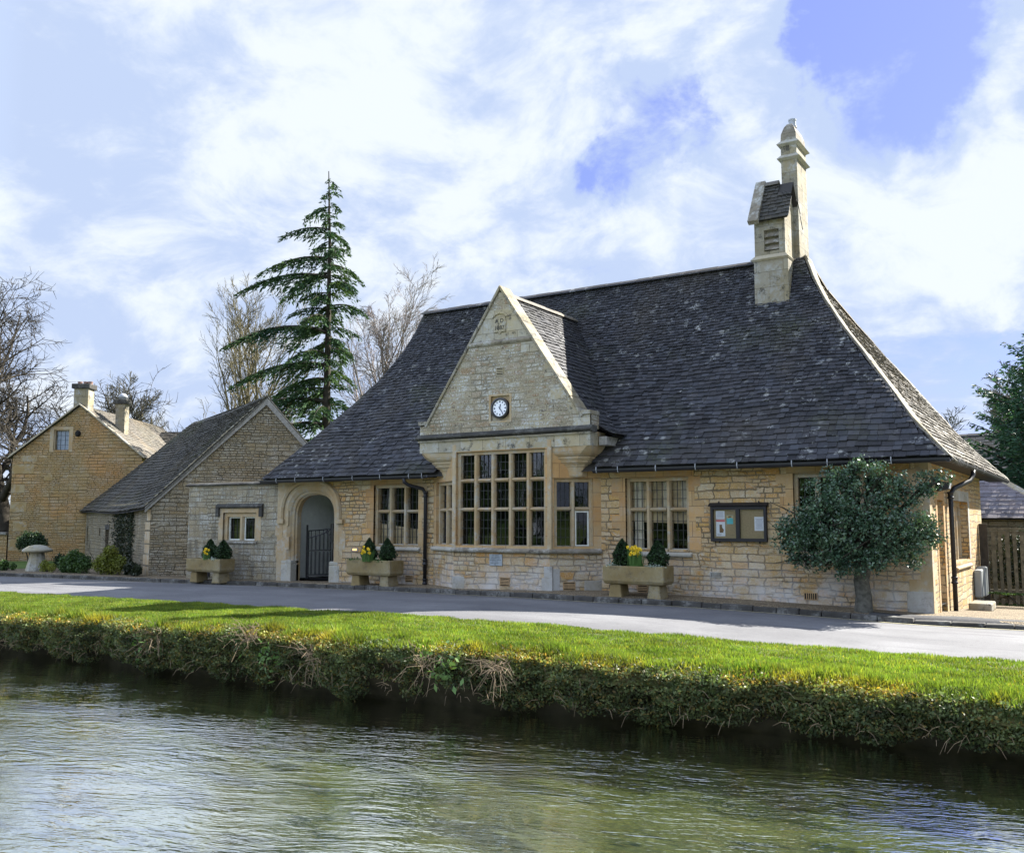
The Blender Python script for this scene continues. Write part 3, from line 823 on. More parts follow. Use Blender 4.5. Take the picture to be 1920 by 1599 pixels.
# end wall with doorway and window, then plain rear and left walls
dh = rect(18.72, 19.45, -.6, 1.95); wh = rect(20.95, 23.15, .72, 1.98)
mb = wall_mesh(SD, const(HY), const(25.7), -.9, 2.75, [dh, wh], reveal=.35)
mb.build('end_wall', M['side'], hall)
mb = MB()
mb.quad((HX1, 25.7, -.9), (HX1-2.5, 25.7, -.9), (HX1-2.5, 25.7, 2.75), (HX1, 25.7, 2.75))
mb.quad((HX1-2.5, 25.7, -.9), (HX1-2.5, 28, -.9), (HX1-2.5, 28, 2.75), (HX1-2.5, 25.7, 2.75))
mb.quad((HX0, 24.2, -.5), (HX1-2.5, 24.2, -.5), (HX1-2.5, 24.2, 2.75), (HX0, 24.2, 2.75))
mb.quad((HX0, HY, -.5), (HX0, 24.2, -.5), (HX0, 24.2, 2.75), (HX0, HY, 2.75))
mb.build('rear_wall', M['side'], hall)
mb = MB(); mb.quad((HX0, HY+2.4, .9), (HX1, HY+2.4, .9), (HX1, HY+2.4, 2.7), (HX0, HY+2.4, 2.7)); mb.quad((HX0, HY+.3, .02), (HX1, HY+.3, .02), (HX1, 24, .02), (HX0, 24, .02))
mb.quad((HX0, HY+2.4, -.2), (HX1, HY+2.4, -.2), (HX1, HY+2.4, .9), (HX0, HY+2.4, .9))
mb.build('interior', M['dark'], hall)
# doorway mouldings
mb = MB()
prof = [(0, -.34), (0, -.2), (.035, -.165), (.035, -.13), (.07, -.10), (.085, -.10), (.115, -.055), (.16, -.02), (.19, .003), (.33, .004)]
def arch_loft(mb, prof, z_lo=None):
    P = [arch_path(o) for o, d in prof]
    for k in range(len(prof)-1):
        for i in range(len(P[0])-1):
            a, b, c, d = P[k][i], P[k][i+1], P[k+1][i+1], P[k+1][i]
            mb.quad(FR(a[0], prof[k][1], a[1]), FR(b[0], prof[k][1], b[1]), FR(c[0], prof[k+1][1], c[1]), FR(d[0], prof[k+1][1], d[1]))
arch_loft(mb, prof)
arch = mb.build('door_arch', M['ash'], hall, recalc=False)
mb = MB()
def hood_path(o): return [p for p in arch_path(o, 30) if p[1] > ASP-.02 and p[1] > 0]
hp = [(.30, .0), (.30, .05), (.345, .085), (.39, .075), (.42, .02), (.42, 0)]
HPs = [hood_path(o) for o, d in hp]
for k in range(len(hp)-1):
    for i in range(len(HPs[0])-1):
        a, b, c, d = HPs[k][i], HPs[k][i+1], HPs[k+1][i+1], HPs[k+1][i]
        mb.quad(FR(a[0], hp[k][1], a[1]), FR(b[0], hp[k][1], b[1]), FR(c[0], hp[k+1][1], c[1]), FR(d[0], hp[k+1][1], d[1]))
for s in (-1, 1):
    c = AC+s*(AHW+.38); mb.lbox(FR, (c-.12, 0, ASP-.1), (c+.12, .08, ASP))
mb.build('hood_mould', M['ash'], arch, recalc=True)
for s in (-1, 1):
    mb = MB(); a = AC+s*(AHW-.0); b = AC+s*(AHW+.37)
    mb.lbox(FR, (min(a, b), -.3, -.3), (max(a, b), .012, .42)); 
    mb.lbox(FR, (min(a, b), -.3, .42), (max(a, b)-.06*(s > 0), .008, .52))
    mb.build('door_plinth', M['sill'], arch, bevel=.02)
jamb_blocks(hall, FR, AC-AHW-.34, AC+AHW+.34, .55, 1.7, top=False, wide=(.10, .26), name='quoin', m=M['ash'])
# porch passage behind the arch
mb = MB()
y0, y1 = HY+.34, HY+3.2
mb.quad((AC-.9, y0, -.3), (AC-.9, y1, -.3), (AC-.9, y1, 2.5), (AC-.9, y0, 2.5))
mb.quad((AC-.9, y1, -.3), (AC+.9, y1, -.3), (AC+.9, y1, 2.5), (AC-.9, y1, 2.5))
mb.quad((AC-.9, y0, 2.5), (AC+.9, y0, 2.5), (AC+.9, y1, 2.5), (AC-.9, y1, 2.5))
mb.quad((AC+.9, y0, -.3), (AC+.9, y1, -.3), (AC+.9, y1, 2.5), (AC+.9, y0, 2.5))
mb.cur = 1
mb.quad((AC-.9, y0, .0), (AC+.9, y0, .0), (AC+.9, y1, .0), (AC-.9, y1, .0))
mb.box((AC-.88, y1-.03, 0), (AC+.9, y1-.005, .16))
mb.build('porch_passage', [M['plaster'], M['dark']], hall)
# quoins at the corners, pale patched blocks and vents
for (L, u, s, z0) in ((FR, HX1, -1, -.5), (SD, HY, 1, -.5), (FR, HX0, 1, -.5)):
    mb = MB(); z = z0; long = L is FR
    while z < 2.55:
        h = min(rnd.uniform(.26, .42), 2.6-z); w = .42 if long else .22
        w *= rnd.uniform(.85, 1.15)
        a, b = (u, u+s*w); mb.lbox(L, (min(a, b), -.05, z), (max(a, b), .004+rnd.uniform(0, .002), z+h-.004))
        z += h; long = not long
    mb.build('quoin', M['ash'], hall)
mb = MB()
for (u, w, z, h) in ((-3.12, .44, -.3, .62),): mb.lbox(FR, (u, -.05, z), (u+w, .0085, z+h))
mb.build('patched_stone', M['ash_pale'], hall, bevel=.01)
def vent(L, u, z, w, h, m, n, vertical=True, parent=hall, back=M['dark']):
    mb = MB(); mb.cur = 1; mb.lbox(L, (u, -.02, z), (u+w, .009, z+h)); mb.cur = 0
    f = .014
    for q in ((u-f, z-f, u+w+f, z), (u-f, z+h, u+w+f, z+h+f), (u-f, z, u, z+h), (u+w, z, u+w+f, z+h)): mb.lbox(L, (q[0], -.02, q[1]), (q[2], .018, q[3]))
    for i in range(1, n):
        if vertical: mb.lbox(L, (u+w*i/n-.008, 0, z), (u+w*i/n+.008, .017, z+h))
        else: mb.lbox(L, (u, 0, z+h*i/n-.01), (u+w, .017, z+h*i/n+.01))
    return mb.build('air_vent', [m, back], parent)
vent(FR, -6.76, .45, .2, .085, M['ash_pale'], 8)
vent(FR, -4.92, .10, .22, .11, M['brick'], 6)
for u in (-15.35, -14.55, -8.35): vent(FR, u, .10, .2, .13, M['brick'], 4, False)
# windows of the front wall
def hall_window(rng, lights, gl_='glass'):
    w = mullion_window(hall, FR, rng[0], rng[1], .98, 2.46, lights, [1.80], gl_=gl_)
    sloped_sill(w, FR, rng[0]-.06, rng[1]+.06, .83, 1.0)
    jamb_blocks(w, FR, rng[0], rng[1], .98, 2.46, lintel=.17)
    return w
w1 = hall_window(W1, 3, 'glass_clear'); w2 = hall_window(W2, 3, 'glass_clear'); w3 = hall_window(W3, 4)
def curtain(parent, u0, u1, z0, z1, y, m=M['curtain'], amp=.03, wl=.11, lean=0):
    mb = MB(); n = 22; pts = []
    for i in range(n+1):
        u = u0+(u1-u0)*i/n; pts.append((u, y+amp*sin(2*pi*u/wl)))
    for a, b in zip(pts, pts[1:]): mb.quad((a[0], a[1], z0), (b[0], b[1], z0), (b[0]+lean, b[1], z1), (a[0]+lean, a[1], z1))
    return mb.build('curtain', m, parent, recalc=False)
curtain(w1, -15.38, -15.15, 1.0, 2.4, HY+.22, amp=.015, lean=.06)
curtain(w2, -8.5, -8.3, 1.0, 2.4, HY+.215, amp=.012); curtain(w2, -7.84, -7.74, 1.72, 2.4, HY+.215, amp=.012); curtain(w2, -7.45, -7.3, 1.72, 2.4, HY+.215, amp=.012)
M['blind'] = plain('tan_blind', (.42, .33, .21), .9, .1, .5, 4)  # front windows: painted reflection of a sunlit wall; end window: plain tan panels
mb = MB(); mb.quad((-8.6, HY+.235, 1.55), (-7.22, HY+.235, 1.50), (-7.22, HY+.235, 2.44), (-8.6, HY+.235, 2.44)); mb.build('blind', M['blind'], w2)  # tan sheet added as the reflection of a sunlit wall in the upper lights
mb = MB(); mb.quad((-15.6, HY+.24, 1.0), (-14.2, HY+.24, 1.0), (-14.2, HY+.24, 1.34), (-15.6, HY+.24, 1.5)); mb.build('blind', M['blind'], w1)  # sheet coloured as the sunlit stone wall opposite, mirrored in the lower lights
# end wall window (deep unglazed-looking stone lights), doorway surround
w4 = mullion_window(hall, SD, 20.95, 23.15, .72, 1.98, 4, [], rec=.16, jamb=.1, mw=.12)
sloped_sill(w4, SD, 20.85, 23.25, .55, .74, proj=.05, back=-.28, m=M['ash'])
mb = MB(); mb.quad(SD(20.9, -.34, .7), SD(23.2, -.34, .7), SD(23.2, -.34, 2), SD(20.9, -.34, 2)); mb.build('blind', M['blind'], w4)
mb = MB(); mb.lbox(SD, (20.75, -.05, 1.98), (23.35, .006, 2.2)); mb.lbox(SD, (23.152, -.05, .72), (23.37, .005, 1.98)); mb.build('lintel', M['ash_pale'], w4)
dr = mb = MB()
mb.lbox(SD, (18.725, -.30, -.5), (19.445, -.24, 1.94)); 
for z in (.0, .38, .76, 1.14, 1.5): mb.lbox(SD, (18.73, -.241, z), (19.44, -.225, z+.02))
M['door'] = plain('tan_painted_door', (.33, .23, .13), .7, .3, .15)
door = mb.build('door', M['door'], hall)
mb = MB(); mb.lbox(SD, (18.55, -.05, 1.95), (19.62, .006, 2.18)); mb.lbox(SD, (19.452, -.05, -.5), (19.60, .008, 1.95)); mb.lbox(SD, (18.56, -.05, -.5), (18.718, .008, 1.95)); mb.build('surround', M['ash_orange'], door)
# ------------------------------------------------------------------ bay window and clock gable
BY_ = 17.15; A1 = (-13.72, HY); A2 = (-12.57, BY_); A3 = (-10.05, BY_); A4 = (-9.2, HY)
LC, BF, RC = Frame(A1, A2), Frame(A2, A3), Frame(A3, A4)
bay = hall
mb = MB(); mb2 = MB()
fo = rect(.06, 2.42, 1.02, 3.12); lo = rect(.17, LC.len-.12, 1.02, 2.47); ro = rect(.10, RC.len-.17, 1.02, 2.47)
for L, h in ((LC, lo), (BF, fo), (RC, ro)):
    wall_mesh(L, const(0), const(L.len), -.5, .9, [], mb=mb)
    wall_mesh(L, const(0), const(L.len), .9, 3.44, [h], mb=mb2)
mb.build('bay_base', M['rubble'], bay); mb2.build('bay_wall', M['ash_orange'], bay)
bw = mullion_window(bay, BF, .06, 2.42, 1.02, 3.12, 5, [1.82, 2.47], mw=.11)
mullion_window(bay, LC, .17, LC.len-.12, 1.02, 2.47, 2, [1.82]); rw = mullion_window(bay, RC, .10, RC.len-.17, 1.02, 2.47, 2, [1.82])
# white casement in the lower right light
mb = MB(); a, b = .10+.075+(RC.len-.27-.15-.1)/2+.1, RC.len-.17-.075
for q in ((a+.002, 1.022, a+.03, 1.775), (b-.03, 1.022, b-.002, 1.775), (a+.03, 1.022, b-.03, 1.05), (a+.03, 1.745, b-.03, 1.775)): mb.lbox(RC, (q[0], -.17, q[1]), (q[2], -.125, q[3]))
mb.build('casement', M['whitewin'], rw)
for L, u0, u1, m_ in ((LC, .02, LC.len+.03, M['sill']), (BF, -.035, BF.len+.035, M['sill_dark']), (RC, -.03, RC.len, M['sill_dark'])):
    sloped_sill(bay, L, u0, u1, .87, 1.04, proj=.085, back=-.15, m=m_)
mb = MB()  # pale patched stones low on the bay
for L, q in ((BF, (-.03, -.3, .30, .32)), (BF, (2.32, -.3, 2.585, .36)), (RC, (-.0, -.3, .22, .55)), (RC, (.75, -.35, RC.len, .30)), (BF, (2.38, .36, 2.58, .60))):
    mb = MB(); mb.lbox(L, (q[0], -.05, q[1]), (q[2], .006, q[3])); mb.build('patched_stone', M['ash_pale'], bay, bevel=.008)
vent(BF, 1.28, .16, .22, .16, M['brick'], 5, False, bay); vent(RC, .30, .12, .24, .14, M['brick'], 5, False, bay)
for L, u in ((BF, 0), (BF, BF.len)):  # stone corner shafts of the bay
    mb = MB(); mb.lbox(L, (u-.055, -.12, .9), (u+.055, .012, 3.3)); mb.build('corner_shaft', M['ash'], bay, bevel=.02)
mb = MB(); mb.quad((-13.3, 18.9, .0), (-9.4, 18.9, .0), (-9.4, 18.9, 3.4), (-13.3, 18.9, 3.4)); mb.quad((-13.45, 17.35, .03), (-9.3, 17.3, .03), (-9.3, 19, .03), (-13.4, 19, .03)); mb.build('bay_interior', M['dark'], bay)
# corbels carrying the gable corners
GL, GR = -13.57, -9.05; AX, AZ = -11.31, 6.76
def corbel(C, B, Wp):
    C, B, Wp = Vector((*C, 0)), Vector((*B, 0)), Vector((*Wp, 0)); Mm = (B+Wp)/2
    lv = [(3.45, 1.0), (3.22, 1.0), (3.12, .985), (3.04, .93), (2.98, .84), (2.94, .72), (2.925, .60), (2.925, .66), (2.89, .66), (2.875, .60), (2.85, .56), (2.85, .50), (2.81, .50), (2.79, .42), (2.765, .36), (2.765, .30), (2.73, .28), (2.70, .20), (2.60, .13), (2.52, .10), (2.49, .02)]
    mb = MB(); rings = []
    for z, f in lv:
        nb = Mm+(B-Mm)*(.25+.75*f); nw = Mm+(Wp-Mm)*(.25+.75*f); c = Mm+(C-Mm)*f
        c1 = nb+(c-nb)*.72; c2 = nw+(c-nw)*.72
        k = min(1, max(0, (z-2.9)/.3))
        p1 = c1.lerp(nb+(c-nb)*.97, k); p2 = c2.lerp(nw+(c-nw)*.97, k)
        inn = (Mm-C).normalized()*.05
        rings.append([mb.vert(q+Vector((0, 0, z))) for q in (nb+inn, p1, p2, nw+inn)])
    for a, b in zip(rings, rings[1:]):
        for k in range(3): mb.f.append((a[k], a[k+1], b[k+1], b[k])); mb.m.append(0)
    mb.f.append(tuple(rings[-1])); mb.m.append(0)
    return mb.build('corbel', M['ash'], bay)
corbel((GL, BY_), A2, (GL, HY)); corbel((GR, BY_), A3, (GR, HY))
# frieze, string course, gable wall
GF = Frame((0, BY_), (1, BY_))
mb = MB(); mb.lbox(GF, (GL, -.35, 3.135), (GR, .004, 3.42)); mb.build('frieze', M['ash_grey'], bay)
mb = MB()
prof = [(-.2, 3.42), (.015, 3.42), (.05, 3.445), (.10, 3.455), (.115, 3.48), (.02, 3.565), (-.2, 3.565)]
mb.prism([GF(GL-.06, d, z) for d, z in prof], (GR-GL+.12, 0, 0)); mb.build('string_course', M['ash_dark'], bay, bevel=.006)
mb = MB(); mb.prism([GF(GL-.02, d, z) for d, z in ((-.1, 3.385), (.05, 3.385), (.05, 3.419), (-.1, 3.419))], (GR-GL+.04, 0, 0)); mb.build('string_course', M['ash_grey'], bay)
SHZ = 3.79; RK = (AZ-3.80)/(AX-(GL+.24))
rake = lambda z: 0 if z < SHZ else (z-SHZ)/RK+.24
gl = lambda z: GL+rake(z); gr = lambda z: GR-rake(z)
CKX, CKZ = -11.31, 4.06
ck = rect(CKX-.29, CKX+.29, CKZ-.31, CKZ+.31)
mb = wall_mesh(GF, gl, gr, 3.565, SHZ, [rect(CKX-.29, CKX+.29, 3.75, SHZ)], reveal=0)
mb = wall_mesh(GF, gl, gr, SHZ+1e-4, 5.50, [rect(CKX-.29, CKX+.29, SHZ+1e-4, CKZ+.31)], zs=[4.6], reveal=0, mb=mb)
wall_mesh(GF, gl, gr, 5.62, AZ-.06, [], zs=[6, 6.4], mb=mb, reveal=0)
z = 3.565
mb.quad(GF(GL, 0, 3.5), GF(GL, -.4, 3.5), GF(GL, -.4, SHZ), GF(GL, 0, SHZ)); mb.quad(GF(GR, 0, 3.5), GF(GR, 0, SHZ), GF(GR, -.4, SHZ), GF(GR, -.4, 3.5))
mb.quad(GF(GL, 0, SHZ), GF(GL, -.4, SHZ), GF(GL+.24, -.4, SHZ), GF(GL+.24, 0, SHZ)); mb.quad(GF(GR, 0, SHZ), GF(GR-.24, 0, SHZ), GF(GR-.24, -.4, SHZ), GF(GR, -.4, SHZ))
for q in ((gl, 1), (gr, -1)):
    mb.quad(GF(q[0](SHZ+1e-3), -.36, SHZ), GF(q[0](AZ-.06), -.36, AZ-.06), GF(q[0](AZ-.06), 0, AZ-.06), GF(q[0](SHZ+1e-3), 0, SHZ))
mb.quad(GF(GL, -.35, 3.5), GF(GR, -.35, 3.5), GF(AX+.1, -.35, AZ-.1), GF(AX-.1, -.35, AZ-.1))
mb.build('gable_wall', M['gable'], bay)
# dressed stones along the rakes and kneelers
mbs = {-1: MB(), 1: MB()}
mbs[-1].lbox(GF, (GL, -.05, 3.566), (GL+.4, .006, SHZ)); mbs[1].lbox(GF, (GR-.4, -.05, 3.566), (GR, .006, SHZ))
z = SHZ+.05; i = 0
while z < 5.4:
    h = rnd.uniform(.28, .42)
    w = .46 if i % 2 else .26
    for s in (-1, 1):
        mb = mbs[s]; e = gl if s < 0 else gr
        p = [GF(e(z), .0045, z), GF(e(z)-s*w, .0045, z), GF(e(z)-s*w, .0045, min(5.49, z+h)), GF(e(min(5.49, z+h)), .0045, min(5.49, z+h))]
        mb.prism(p, (0, .04, 0))
    z += h+rnd.uniform(.0, .25); i += 1
mb.build('quoin', M['ash_grey'], bay)
mb = MB()  # upper band of dressed stone with the date panel
a, b = 5.62, 6.3
mb.prism([GF(gl(a)+.02, .0045, a), GF(gr(a)-.02, .0045, a), GF(gr(b)-.02, .0045, b), GF(gl(b)+.02, .0045, b)], (0, .04, 0)); mb.build('panel_surround', M['ash_grey'], bay)
mb = MB(); prof = [(-.1, 5.50), (.02, 5.50), (.055, 5.53), (.065, 5.56), (.0, 5.62), (-.1, 5.62)]
mb.prism([GF(gl(5.5)-.0, d, z) for d, z in prof], (gr(5.5)-gl(5.5), 0, 0)); mb.build('string_course', M['sill_dark'], bay)
vent(GF, AX-.09, 4.82, .17, .14, M['ash_grey'], 4, False, bay)
# coping on the rakes with small finial block
mb = MB()
for s in (-1, 1):
    e = gl if s < 0 else gr
    x0 = e(SHZ+.001)-(-s)*.0; base_ = Vector((e(SHZ+.001), 0, SHZ)); top = Vector((AX, 0, AZ))
    d = (top-base_).normalized(); nrm_ = Vector((d.z*s, 0, -d.x*s))
    if nrm_.z < 0: nrm_ = -nrm_
    p0 = base_-d*.06; p1 = top+d*.0
    for (o0, o1, f0, f1, mi) in ((0, .06, BY_-.045, BY_+.40, 0),):
        A = p0+nrm_*o0; Bq = p0+nrm_*o1
        C_ = Vector((AX, 0, AZ))
        # meet at the apex plane x = AX
        tA = (AX-A.x)/d.x; tB = (AX-Bq.x)/d.x
        Ct, Dt = A+d*tA, Bq+d*tB
        n = 7
        for k in range(n):
            q = [A.lerp(Ct, k/n), A.lerp(Ct, (k+1)/n-.004), Bq.lerp(Dt, (k+1)/n-.004), Bq.lerp(Dt, k/n)]
            mb.prism([(w_.x, f0+rnd.uniform(-.004, .004), w_.z) for w_ in q], (0, f1-f0, 0))
mb.box((GL-.02, BY_-.05, SHZ), (GL+.2, BY_+.4, SHZ+.09)); mb.box((GR-.2, BY_-.05, SHZ), (GR+.02, BY_+.4, SHZ+.09))
mb.build('gable_coping', M['chim'], bay, bevel=.012)
# date panel: shield with carved lettering
mb = MB()
S = lambda pts, d0, d1: mb.prism([GF(AX+.02+x, d1, 5.95+z) for x, z in pts], (0, d1-d0, 0))
shield = [(-.15, -.18), (-.06, -.17), (0, -.21), (.06, -.17), (.15, -.18), (.17, .05), (.15, .17), (.06, .19), (0, .22), (-.06, .19), (-.15, .17), (-.17, .05)]
mb.prism([GF(AX+x, .035, 5.95+z) for x, z in shield], (0, .035, 0))
for a0, a1 in ((2.6, 2.1), (2.1, 1.57), (1.57, 1.04), (1.04, .5)):
    P = [(.27*cos(a), .06+.24*sin(a)) for a in (a0, a1)]+[(.22*cos(a), .06+.19*sin(a)) for a in (a1, a0)]
    mb.prism([GF(AX+x, .04, 5.95+z) for x, z in P], (0, .04, 0))
panel = mb.build('date_panel', M['ash_grey'], bay, bevel=.01)
def text(s, size, L, u, d, z, m, parent, name='lettering', ext=.004):
    cu = bpy.data.curves.new('t', 'FONT'); cu.body = s; cu.size = size; cu.align_x = 'CENTER'; cu.extrude = ext
    o = bpy.data.objects.new('t', cu); COL.objects.link(o)
    bpy.context.view_layer.update()
    me = bpy.data.meshes.new_from_object(o.evaluated_get(bpy.context.evaluated_depsgraph_get()))
    bpy.data.objects.remove(o)
    n, t = L.n, L.t
    Mx = Matrix((( t.x, 0, n.x, 0), (t.y, 0, n.y, 0), (0, 1, 0, 0), (0, 0, 0, 1)))
    me.transform(Matrix.Translation(L(u, d, z)) @ Mx)
    return link_mesh(name, me, m, parent)
text('A D', .135, GF, AX, .037, 5.99, M['ash_dark'], panel); text('1887', .135, GF, AX, .037, 5.83, M['ash_dark'], panel)
# ------------------------------------------------------------------ main roof
RY, RZ, EZ = 21.0, 7.55, 2.66
PS = [0, .105, .133, .235, .366, .58, .72, .81, .95, 1.0]; PZ = [2.66, 3.07, 3.13, 3.53, 4.05, 4.97, 5.58, 6.02, 7.05, 7.55]
PS = [0, .12, .24, .37, .50, .62, .74, .85, .94, 1.0]; PZ = [2.66, 3.10, 3.55, 4.06, 4.58, 5.10, 5.66, 6.28, 6.95, 7.55]
RUN = RY-17.5; XL0, XR0, XL1, XR1 = -19.22, -2.32, -16.45, -5.56
tt, ss, zz_ = resample([(s*RUN, z) for s, z in zip(PS, PZ)]); TT = tt[-1]; ss = ss/RUN
xrf = lambda s: float(np.interp(s, [0, .117, .2, .384, .6, .79, .93, 1.0], [-2.32, -2.71, -2.98, -3.48, -4.12, -4.77, -5.30, -5.56]))
sf = lambda t: float(np.interp(t, tt, ss)); zf = lambda t: float(np.interp(t, tt, zz_))
def s_of_z(z): return float(np.interp(z, PZ, PS))
DW = 2.62
DP = [(0, 6.66), (.9, 5.36), (1.75, 4.12), (2.05, 3.74), (2.3, 3.52), (DW, 3.36)]
def d_run(z): return float(np.interp(z, [p[1] for p in DP][::-1], [p[0] for p in DP][::-1]))
def in_dormer(p): return p[2] < 6.5 and abs(p[0]-AX) < (d_run(p[2]+.12) if p[2] > 3.3 else 2.18) - .06
# front slope
def f_s(u, t):
    wv = .016*(sin(u*1.3+t*.9)+sin(u*.57-t*2.1+1)+.6*sin(u*3.1+t*3.7))*min(1, t*2, (TT-t)*2)
    return (u, 17.5+RUN*sf(t), zf(t)+wv)
roof = slates('roof', M['slate'], hall, f_s, lambda t: XL0+sf(t)*(XL1-XL0), lambda t: xrf(sf(t)), TT, .16, .065, skip=in_dormer, tone=(.4, 1.7), thick=.021, jit=.02)
# right hip, with its far edge running further back
yb = lambda s: float(np.interp(s, [0, .04, .2, .29, .46, .64, .79, .9, .95, 1.0], [28.5, 28.3, 27.0, 26.1, 25.5, 25.1, 24.2, 22.7, 21.3, 21.0]))
r_s = lambda u, t: (xrf(sf(t)), u, zf(t))
slates('hip_slope', M['slate_pale'], roof, r_s, lambda t: 17.5+RUN*sf(t), lambda t: yb(sf(t)), TT, .17, .08, tone=(.5, 1.4), thick=.022, jit=.018)  # paler slate than the front slope: sunlight is painted into the colour
mb = MB()
under_sheet(mb, f_s, lambda t: XL0+sf(t)*(XL1-XL0), lambda t: xrf(sf(t)), TT, 24, .05, 30)
under_sheet(mb, r_s, lambda t: 17.5+RUN*sf(t), lambda t: yb(sf(t)), TT, 24)
# rear and left slopes, plain
for i in range(12):
    a, b = i/12, (i+1)/12; za, zb = np.interp(a, PS, PZ), np.interp(b, PS, PZ)
    xl = lambda s: XL0+s*(XL1-XL0); yr = lambda s: 24.6-(24.6-RY)*s; xr = lambda s: xrf(s)
    mb.quad((xl(a), 17.5+RUN*a, za), (xl(a), yr(a), za), (xl(b), yr(b), zb), (xl(b), 17.5+RUN*b, zb))
    mb.quad((xl(a), yr(a), za), (xr(a), yb(a), za), (xr(b), yb(b), zb), (xl(b), yr(b), zb))
# clear the sheet inside the bay front
mb.build('roof_deck', M['under'], roof, recalc=False)
# soffit closes the eaves
for q in (((XL0+.02, 17.52, 2.60), (GL+.02, HY+.05, 2.64)), ((GR-.02, 17.52, 2.60), (XR0-.02, HY+.05, 2.64)), ((HX1-.02, HY+.051, 2.60), (XR0-.02, 28.1, 2.64))): mb = MB(); mb.box(*q); mb.build('soffit', M['under'], roof)
ridge_tiles('ridge_tile', [(XL1-.05, RY, RZ+.04), (XR1-.3, RY, RZ+.04)], roof, M['slate'], .15, .08)
hipline = [(xrf(s)+.05, 17.5+RUN*s+.02, float(np.interp(s, PS, PZ))+.035) for s in np.linspace(0, 1, 16)]
ridge_tiles('hip_tile', hipline, roof, M['chim'], .24, .17, .34, w2=.02)
hipline = [(XL0+s*(XL1-XL0), 17.5+RUN*s, float(np.interp(s, PS, PZ))+.02) for s in np.linspace(0, 1, 16)]
ridge_tiles('hip_tile', hipline, roof, M['slate'], .09, .07, .34)
hipline = [(xrf(s)+.02, yb(s), float(np.interp(s, PS, PZ))+.03) for s in np.linspace(0, 1, 16)]
ridge_tiles('hip_tile', hipline, roof, M['slate_pale'], .10, .08, .34)
# gable (dormer) roof
dt, dr_, dz = resample(DP[::-1]); DT = dt[-1]
drf = lambda t: float(np.interp(t, dt, dr_)); dzf = lambda t: float(np.interp(t, dt, dz))
ymain = lambda z: 17.5+RUN*s_of_z(z)+.12
droof = None
for s, nm in ((1, 'gable_roof'), (-1, 'gable_roof')):
    g_s = lambda u, t, s=s: (AX+s*drf(t), u, dzf(t))
    o = slates(nm, M['slate'], roof, g_s, lambda t: BY_+.36, lambda t: max(BY_+.4, ymain(dzf(t))), DT, .16, .085, tone=(.55, 1.5))
    mb = MB(); under_sheet(mb, g_s, lambda t: BY_+.36, lambda t: max(BY_+.4, ymain(dzf(t))), DT, 14); mb.build('roof_deck', M['under'], roof, recalc=False)
ridge_tiles('ridge_tile', [(AX, BY_+.38, 6.70), (AX, ymain(6.6), 6.70)], roof, M['slate_pale'], .12, .07)
for s in (-1, 1):
    x = AX+s*(DW-.16); mb = MB()
    mb.box((min(x, AX+s*2.28), BY_+.35, 3.16), (max(x, AX+s*2.28), ymain(3.3)+.2, 3.34))
    mb.build('eave_board', M['wood'], roof)
# ------------------------------------------------------------------ gutters and downpipes
def gutter(pts, parent, brackets=()):
    mb = MB()
    for a, b in zip(pts, pts[1:]):
        a = Vector(a); b = Vector(b); t = (b-a).normalized(); o = t.cross(Vector((0, 0, 1))).normalized()
        prof = [(-.055, .03), (-.052, -.005), (-.035, -.035), (0, -.05), (.035, -.035), (.052, -.005), (.055, .03), (.045, .03), (.03, -.02), (0, -.036), (-.03, -.02), (-.045, .03)]
        mb.prism([a+o*x+Vector((0, 0, z)) for x, z in prof], b-a)
    g = mb.build('gutter', M['pipe'], parent)
    for p, out in brackets:
        p = Vector(p); out = Vector(out); s = Vector((-out.y, out.x, 0))*.008
        mb = MB()
        q = [p+out*.058+Vector((0, 0, .075)), p+out*.064+Vector((0, 0, .01)), p+out*.04+Vector((0, 0, -.045)), p+out*.0+Vector((0, 0, -.062))]
        for a, b in zip(q, q[1:]): mb.quad(a-s, a+s, b+s, b-s); mb.quad(a-s+out*.006, b-s+out*.006, b+s+out*.006, a+s+out*.006)
        mb.build('gutter_bracket', M['bracket'], g)
    return g
GY_ = 17.45; GZ = 2.615
gutter([(XL0-.02, GY_, GZ), (GL-.03, GY_, GZ)], hall, [((x, GY_, GZ), (0, -1, 0)) for x in (-18.6, -17.9, -16.9, -15.9, -15.0, -14.1, -13.7)])
gutter([(GR+.02-.12, GY_, GZ), (XR0+.06, GY_, GZ)], hall, [((x, GY_, GZ), (0, -1, 0)) for x in (-9.05, -8.55, -7.7, -6.85, -6.0, -4.95, -4.3, -3.2)])
gutter([(XR0+.05, GY_-.05, GZ), (XR0+.05, 28.2, GZ)], hall, [((XR0+.05, y, GZ), (1, 0, 0)) for y in (17.75, 18.25, 18.45, 18.65, 18.85, 19.4, 20.5, 20.9, 22.2)])
def downpipe(pts, collars, parent):
    mb = MB(); mb.tube(pts, .045, 10)
    for c in collars: mb.lathe(c, [(.046, -.07), (.062, -.065), (.062, -.035), (.052, -.03), (.052, .03), (.062, .035), (.062, .065), (.046, .07)], 12)
    return mb.build('downpipe', M['pipe'], parent, smooth=True)
dy = HY-.07
downpipe([(-14.28, GY_, GZ-.03), (-14.28, GY_, 2.50), (-14.2, GY_+.08, 2.42), (-13.98, dy-.04, 2.34), (-13.92, dy, 2.22), (-13.92, dy, .0)], [(-13.92, dy, 2.2), (-13.92, dy, .58), (-13.92, dy, .12)], hall)
dx = HX1+.08
downpipe([(XR0+.05, 20.75, GZ-.03), (XR0+.05, 20.72, 2.48), (XR0, 20.6, 2.36), (dx+.05, 20.05, 2.20), (dx, 19.95, 2.08), (dx, 19.95, -.2)], [(dx, 19.95, 2.06), (dx, 19.95, .42)], hall)
